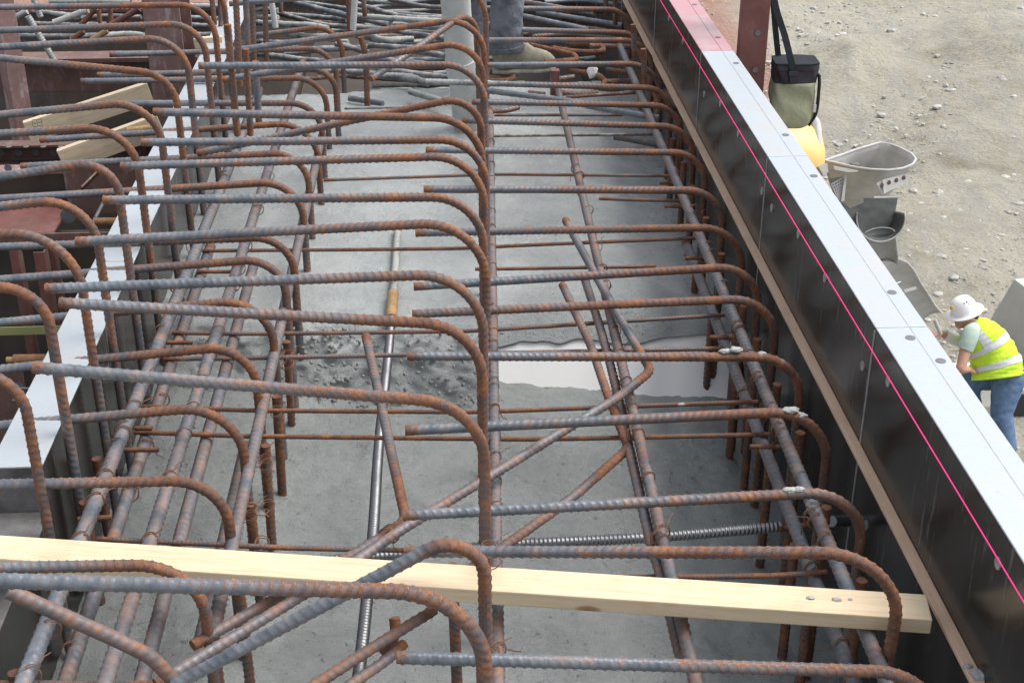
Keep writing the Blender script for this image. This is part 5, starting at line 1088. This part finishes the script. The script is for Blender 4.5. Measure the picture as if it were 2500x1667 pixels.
def ribbon(name, pts, w, m, parent, th=0.003, wdir=(1, 0, 0)):
    C = catmull(pts, 10); wd = np.array(wdir, float); V = []
    T = np.gradient(C, axis=0)
    for c, t in zip(C, T):
        n = np.cross(t, wd); n /= np.linalg.norm(n)
        for (a, b) in ((-1, -1), (1, -1), (1, 1), (-1, 1)): V.append(c + wd * w / 2 * a + n * th / 2 * b - np.array(parent.location))
    n_ = len(C); i = np.arange(n_ - 1)[:, None] * 4; j = np.arange(4)[None, :]; jn = (j + 1) % 4
    Q = np.stack([i + j, i + jn, i + 4 + jn, i + 4 + j], -1).reshape(-1, 4); return link(name, mesh_np(name, V, Q, False, [[3, 2, 1, 0], list(range(4 * n_ - 4, 4 * n_))]), m, parent)
yb = PY - 0.080
ribbon('strap', [aty((1939, 200), yb), aty((1938, 178), yb), aty((1930, 145), yb + 0.01), aty((1915, 85), yb + 0.04), aty((1897, 30), yb + 0.06), aty((1886, -20), yb + 0.08)], 0.030, M['strap'], bag)
ribbon('strap', [aty((1903, 158), yb + 0.14), aty((1898, 120), yb + 0.14), aty((1892, 60), yb + 0.14), aty((1886, -15), yb + 0.12)], 0.026, M['strap'], bag)
slab('strap_buckle', (1926, 176), (1948, 187), yb - 0.006, 0.004, M['black_plastic'], bag); slab('strap_patch', (1929, 187), (1948, 203), yb - 0.004, 0.003, M['bag_dark'], bag)
ribbon('zip_tape', [np.array([bgx1 + 0.003, PY - 0.055, bz1 - 0.05]), np.array([bgx1 + 0.010, PY - 0.05, bz1 - 0.11]), np.array([bgx1 + 0.008, PY - 0.05, bz0 + 0.08]), np.array([bgx1 - 0.02, PY - 0.045, bz0 + 0.015])], 0.035, M['bag_dark'], bag, 0.006, (0, 1, 0))
slab('zip_pull', (1986, 256), (1992, 275), PY - 0.082, 0.004, M['zip'], bag, 0.0015)

# ================================================================== MIXER TRUCK REAR
def tk(x, y): return (1940 + x / 4.126, 300 + y / 4.126)
tr0 = atz(tk(650, 900), -5.2); tk_root = empty('mixer_truck', (tr0[0] - 0.5, tr0[1] + 0.5, GZ)); tag(tk_root, 'yellow concrete truck with a grey loading hopper and chute beyond the form', 'truck')
HZ = -4.48
rim_px = [(300, 380), (440, 335), (620, 270), (860, 200), (960, 215), (1080, 262), (1180, 315), (1222, 365), (1190, 420), (1080, 462), (940, 478), (760, 470), (560, 440), (420, 405)]
rim = [atz(tk(*p), HZ) for p in rim_px]
def resamp_loop(L, n):
    L = np.array(L + [L[0]]); s = np.append(0, np.cumsum(np.linalg.norm(np.diff(L, axis=0), axis=1))); t = np.linspace(0, s[-1], n, endpoint=False)
    return np.stack([np.interp(t, s, L[:, k]) for k in range(3)], 1)
RL = resamp_loop(rim, 48); thc = atz(tk(620, 850), -5.12); rc = RL.mean(0)
def hopper_mesh():
    V = []; n = 48; o0 = np.array(tk_root.location)
    ang = [math.atan2(p[1] - rc[1], p[0] - rc[0]) for p in RL]
    def ringpt(k, f):
        low = thc + np.array([math.cos(ang[k]) * 0.17, math.sin(ang[k]) * 0.14, 0]); g = f ** 1.25
        return RL[k] * (1 - g) + low * g + np.array([0, 0, (1 - f) * 0]) 
    rings = []
    for f in (0, 0.1, 0.25, 0.45, 0.65, 0.85, 1.0):
        P = np.array([ringpt(k, f) for k in range(n)]); P[:, 2] = HZ + (thc[2] - HZ) * f; rings.append(P)
    inner = []
    for f, P in zip((0, 0.1, 0.25, 0.45, 0.65, 0.85, 1.0), rings): c = P.mean(0); inner.append(c + (P - c) * 0.972 + np.array([0, 0, 0.0 if f == 0 else 0.004]))
    allr = rings[::-1] + inner; V = np.concatenate(allr) - o0; m_ = len(allr)
    i = np.arange(m_ - 1)[:, None] * n; j = np.arange(n)[None, :]; jn = (j + 1) % n
    return mesh_np('hopper', V, np.stack([i + j, i + jn, i + n + jn, i + n + j], -1).reshape(-1, 4), True)
hop_ = link('hopper', hopper_mesh(), M['truck'], tk_root)
def tsub(name, a, b, r, m, **kw): return sub_tube(name, a, b, r, m, tk_root, **kw)
for a_, b_ in zip(RL, np.roll(RL, -1, 0)): pass
P = np.concatenate([RL, RL[:1]]); V, Q, ng, at = tube('hopper_rim', P - np.array(tk_root.location), 0.012, 8, 'none', height=0); link('hopper_rim', mesh_np('hopper_rim', V, Q, True, ng, at), M['truck'], hop_)
bl = ball(atz(tk(600, 436), -4.55), 0.05, tk_root, (1.2, 0.6, 0.7)); bl.name = 'outlet_opening'; bl.data.materials.append(M['truck_dark'])
# holed bracket plate
def tplate(name, px, depth, th, m):
    P = [atd(tk(*p), depth) for p in px]; n = np.cross(P[1] - P[0], P[-1] - P[0]); n /= np.linalg.norm(n); o0 = np.array(tk_root.location); k = len(P)
    V = [p - o0 for p in P] + [p - o0 + n * th for p in P]; me = bpy.data.meshes.new(name)
    me.from_pydata([tuple(v) for v in V], [], [list(range(k))[::-1], list(range(k, 2 * k))] + [(i, (i + 1) % k, k + (i + 1) % k, k + i) for i in range(k)]); me.update(); return link(name, me, m, tk_root)
DT = 12.15
tplate('holed_bracket', [(885, 575), (1130, 512), (1135, 600), (900, 715)], DT, 0.02, M['truck']); tplate('bracket_side', [(825, 610), (884, 578), (900, 715), (880, 720)], DT + 0.02, 0.01, M['truck'])
for (x, y) in ((952, 605), (1025, 583), (1100, 557), (880, 632)):
    b_ = ball(atd(tk(x, y), DT - 0.003), 1.0, tk_root, (0.017, 0.006, 0.025)); b_.name = 'bracket_hole'; b_.data.materials.append(M['steel_brown'])
# guard grid
gp = [atd(tk(*p), DT + 0.05) for p in ((370, 620), (505, 545), (480, 760), (440, 780))]
for k in range(7):
    f = k / 6; tsub('grid_bar', gp[0] * (1 - f) + gp[3] * f, gp[1] * (1 - f) + gp[2] * f, 0.006, M['truck'], kind='none', seg=6, height=0, ds=0.05)
for k in range(6):
    f = k / 5; tsub('grid_bar', gp[0] * (1 - f) + gp[1] * f, gp[3] * (1 - f) + gp[2] * f, 0.006, M['truck'], kind='none', seg=6, height=0, ds=0.05)
tplate('grid_edge', [(505, 520), (530, 520), (500, 790), (470, 790)], DT + 0.02, 0.03, M['truck']); tplate('grid_back', [(350, 560), (505, 540), (480, 790), (420, 790)], DT + 0.16, 0.01, M['truck_dark'])
tplate('hopper_lug', [(390, 432), (640, 480), (640, 492), (540, 500), (400, 470)], DT - 0.02, 0.04, M['truck'])
# collector and chute: half pipes
def halfpipe(name, cen, rad, up, m, a0=math.pi, a1=2 * math.pi, th=0.012, flare=None):
    C = np.array(cen); T = np.gradient(C, axis=0); T /= np.linalg.norm(T, axis=1)[:, None]; n = len(C); seg = 18; V = []; o0 = np.array(tk_root.location)
    for sgn in (0, 1):
        for i in range(n):
            u = np.asarray(up, float); u = u - T[i] * (u @ T[i]); u /= np.linalg.norm(u); x = np.cross(T[i], u); r = (rad[i] if not np.isscalar(rad) else rad) - th * sgn
            for k in range(seg):
                t = a0 + (a1 - a0) * k / (seg - 1); V.append(C[i] + x * math.cos(t) * r + u * math.sin(t) * r - o0)
    i = np.arange(n - 1)[:, None] * seg; j = np.arange(seg - 1)[None, :]; o1 = n * seg
    Qa = np.stack([i + j, i + j + 1, i + seg + j + 1, i + seg + j], -1).reshape(-1, 4); Qb = Qa[:, ::-1] + o1
    E = []
    for k in range(seg - 1): E.append((k, k + 1, o1 + k + 1, o1 + k)); b = (n - 1) * seg; E.append((b + k, b + k + 1, o1 + b + k + 1, o1 + b + k))
    for q in range(n - 1):
        for e in (0, seg - 1): E.append((q * seg + e, (q + 1) * seg + e, o1 + (q + 1) * seg + e, o1 + q * seg + e))
    return link(name, mesh_np(name, V, np.concatenate([Qa, Qb, np.array(E)]), True), m, tk_root)
cA = atd(tk(820, 930), DT + 0.35); cB = atd(tk(870, 960), DT - 0.02)
halfpipe('collector', [cA + (cB - cA) * f for f in (0, 0.3, 0.6, 1.0)], [0.17, 0.19, 0.205, 0.21], (0.0, 0.35, 1.0), M['truck'], math.pi * 0.93, math.pi * 2.07)
halfpipe('collector_dark_shell', [cA + (cB - cA) * f for f in (0.02, 0.3, 0.6, 0.98)], [0.156, 0.176, 0.191, 0.196], (0.0, 0.35, 1.0), M['truck_dark'], math.pi * 0.95, math.pi * 2.05, 0.006)  # added inner shell that darkens the inside of the collector
tplate('collector_back', [(700, 760), (1040, 755), (1000, 980), (880, 1130), (760, 1130), (690, 1050)], DT + 0.30, 0.02, M['truck_dark']); tplate('collector_lip', [(800, 738), (1075, 738), (1075, 752), (800, 758)], DT - 0.05, 0.05, M['truck']); tplate('collector_front', [(480, 800), (560, 860), (770, 770), (730, 1080), (700, 1120), (500, 900)], DT + 0.06, 0.02, M['truck_dark'])
def hS(x, y): return (1850 + x / 2.24, 400 + y / 2.24)
chp = [atd(tk(850, 1120), DT + 0.10), atd(tk(880, 1350), DT + 0.2), atd(tk(900, 1500), DT + 0.3), atd(hS(760, 590), DT + 0.45), atd(hS(830, 700), DT + 0.65), atd(hS(900, 800), DT + 0.82), atd(hS(965, 880), DT + 1.0)]
halfpipe('chute', catmull(chp, 5), 0.14, (-0.35, -0.7, 0.75), M['truck'])
tplate('chute_hinge', [hS(800, 680) and ((1850 + 800 / 2.24 - 1940) * 4.126, (400 + 690 / 2.24 - 300) * 4.126), ((1850 + 865 / 2.24 - 1940) * 4.126, (400 + 670 / 2.24 - 300) * 4.126), ((1850 + 870 / 2.24 - 1940) * 4.126, (400 + 685 / 2.24 - 300) * 4.126), ((1850 + 805 / 2.24 - 1940) * 4.126, (400 + 705 / 2.24 - 300) * 4.126)], DT + 0.42, 0.02, M['truck'])
tsub('chute_handle', atd(hS(965, 850), DT + 0.8), atd(hS(1000, 930), DT + 0.9), 0.018, M['truck'], kind='none', height=0, ds=0.05)
# drum, frame and wheels
dr = lathe('drum', [(0.001, 0.0), (0.16, 0.015), (0.27, 0.06), (0.33, 0.14), (0.36, 0.3), (0.5, 0.9), (0.55, 1.3), (0.4, 1.55), (0.001, 1.6)], M['yellow'], tk_root, tuple(atd(tk(285, 410), 12.75) - np.array(tk_root.location)), 32)
dr.rotation_euler = (math.radians(-86), 0, math.radians(84))
ring_ = lathe('drum_ring', [(0.34, -0.02), (0.36, 0.0), (0.36, 0.03), (0.33, 0.05)], M['truck'], tk_root, tuple(atd(tk(285, 410), 12.75) - np.array(tk_root.location) + np.array([-0.08, 0.12, 0.03])), 32); ring_.rotation_euler = dr.rotation_euler
tplate('hinge_block', [(240, 440), (330, 400), (340, 500), (290, 530)], DT + 0.15, 0.1, M['truck'])
hx_, hy_ = thc[0], thc[1]
sub_tube('hopper_leg', thc + np.array([-0.35, 0.3, 0.2]), np.array([hx_ - 0.35, hy_ + 0.3, GZ + 0.9]), 0.05, M['truck'], tk_root, kind='none', height=0, ds=0.2); sub_tube('hopper_leg', thc + np.array([0.1, 0.35, 0.2]), np.array([hx_ + 0.1, hy_ + 0.4, GZ + 0.9]), 0.05, M['truck'], tk_root, kind='none', height=0, ds=0.2)
bm = bmesh.new(); box_bm(bm, -0.45, 0.45, 0, 6.5, -0.12, 0.12); ch = bm_obj('chassis', bm, M['black_plastic'], tk_root, (hx_ - 0.15 - tk_root.location[0], hy_ + 0.3 - tk_root.location[1], 0.95), 0.01); ch.rotation_euler = (0, 0, math.radians(38))
for (dx, dy) in ((-0.95, 1.2), (0.95, 1.2), (-0.95, 2.4), (0.95, 2.4), (-0.95, 5.6), (0.95, 5.6)):
    a_ = math.radians(38); x = dx * math.cos(a_) - dy * math.sin(a_); y = dx * math.sin(a_) + dy * math.cos(a_)
    wh = lathe('wheel', [(0.001, -0.1), (0.28, -0.1), (0.3, -0.14), (0.47, -0.14), (0.5, -0.1), (0.5, 0.1), (0.47, 0.14), (0.3, 0.14), (0.28, 0.1), (0.001, 0.1)], M['rubber'], tk_root, (hx_ - 0.15 - tk_root.location[0] + x, hy_ + 0.3 - tk_root.location[1] + y, 0.5), 24, 'X'); wh.rotation_euler = (0, 0, a_)

# ================================================================== BLOCKS AND KIT BY THE GROUND WORKER
def barrier(loc, rz, L, lab, H=0.85, wb=0.30, wt=0.13):
    prof = [(-wb, 0), (wb, 0), (wb, 0.08), (wb - 0.1, 0.3), (wt, H), (-wt, H), (-wb + 0.1, 0.3), (-wb, 0.08)]; n = len(prof)
    V = [(0 if e == 0 else L, x, z) for e in (0, 1) for (x, z) in prof]
    bm = bmesh.new(); vs = [bm.verts.new(v) for v in V]
    bm.faces.new(vs[:n]); bm.faces.new(vs[n:][::-1])
    for k in range(n): bm.faces.new([vs[k], vs[n + k], vs[n + (k + 1) % n], vs[(k + 1) % n]])
    o = bm_obj('precast_barrier', bm, M['precast'], None, tuple(loc), 0.012); o.rotation_euler = (0, 0, rz); tag(o, lab, 'barrier', 'precast barriers behind the vested worker'); return o
b0 = atz((2470, 905), GZ)
barrier((b0[0] + 0.15, b0[1] + 0.5, GZ), math.radians(10), 3.0, 'tall pale precast barrier behind the vested worker', 0.78, 0.45, 0.12)
b1_ = atz((2492, 960), GZ); barrier((b1_[0] + 0.12, b1_[1] - 0.05, GZ), math.radians(4), 2.4, 'lower pale precast barrier beside the black tool case', 0.8)
b2_ = atz((2400, 1010), GZ); barrier((b2_[0] - 0.35, b2_[1] + 0.25, GZ), math.radians(0), 0.75, 'low pale precast block between the worker and the form', 0.36, 0.25, 0.18)
tc = atz((2483, 1016), GZ); tcs = empty('tool_case', tuple(tc)); tag(tcs, 'black tool case on the dirt behind the vested worker', 'case')
box('case_body', tc[0] - 0.06, tc[0] + 0.1, tc[1], tc[1] + 0.3, GZ + 0.0, GZ + 0.24, M['black_plastic'], tcs, 0.015); box('case_lid', tc[0] - 0.05, tc[0] + 0.1, tc[1] + 0.01, tc[1] + 0.29, GZ + 0.241, GZ + 0.30, M['precast'], tcs, 0.015); box('handle', tc[0] - 0.08, tc[0] - 0.061, tc[1] + 0.1, tc[1] + 0.2, GZ + 0.12, GZ + 0.15, M['black_plastic'], tcs, 0.004)
oc = atz((2497, 965), GZ); og = empty('orange_power_tool', tuple(oc)); tag(og, 'orange power tool standing beside the black tool case', 'tool')
lathe('motor_housing', [(0.001, 0), (0.09, 0.0), (0.11, 0.08), (0.10, 0.2), (0.05, 0.26), (0.001, 0.27)], M['orange'], og, (0, 0, 0.0), 20); box('tool_base', oc[0] - 0.02, oc[0] + 0.3, oc[1] + 0.02, oc[1] + 0.14, GZ, GZ + 0.06, M['black_plastic'], og, 0.01)
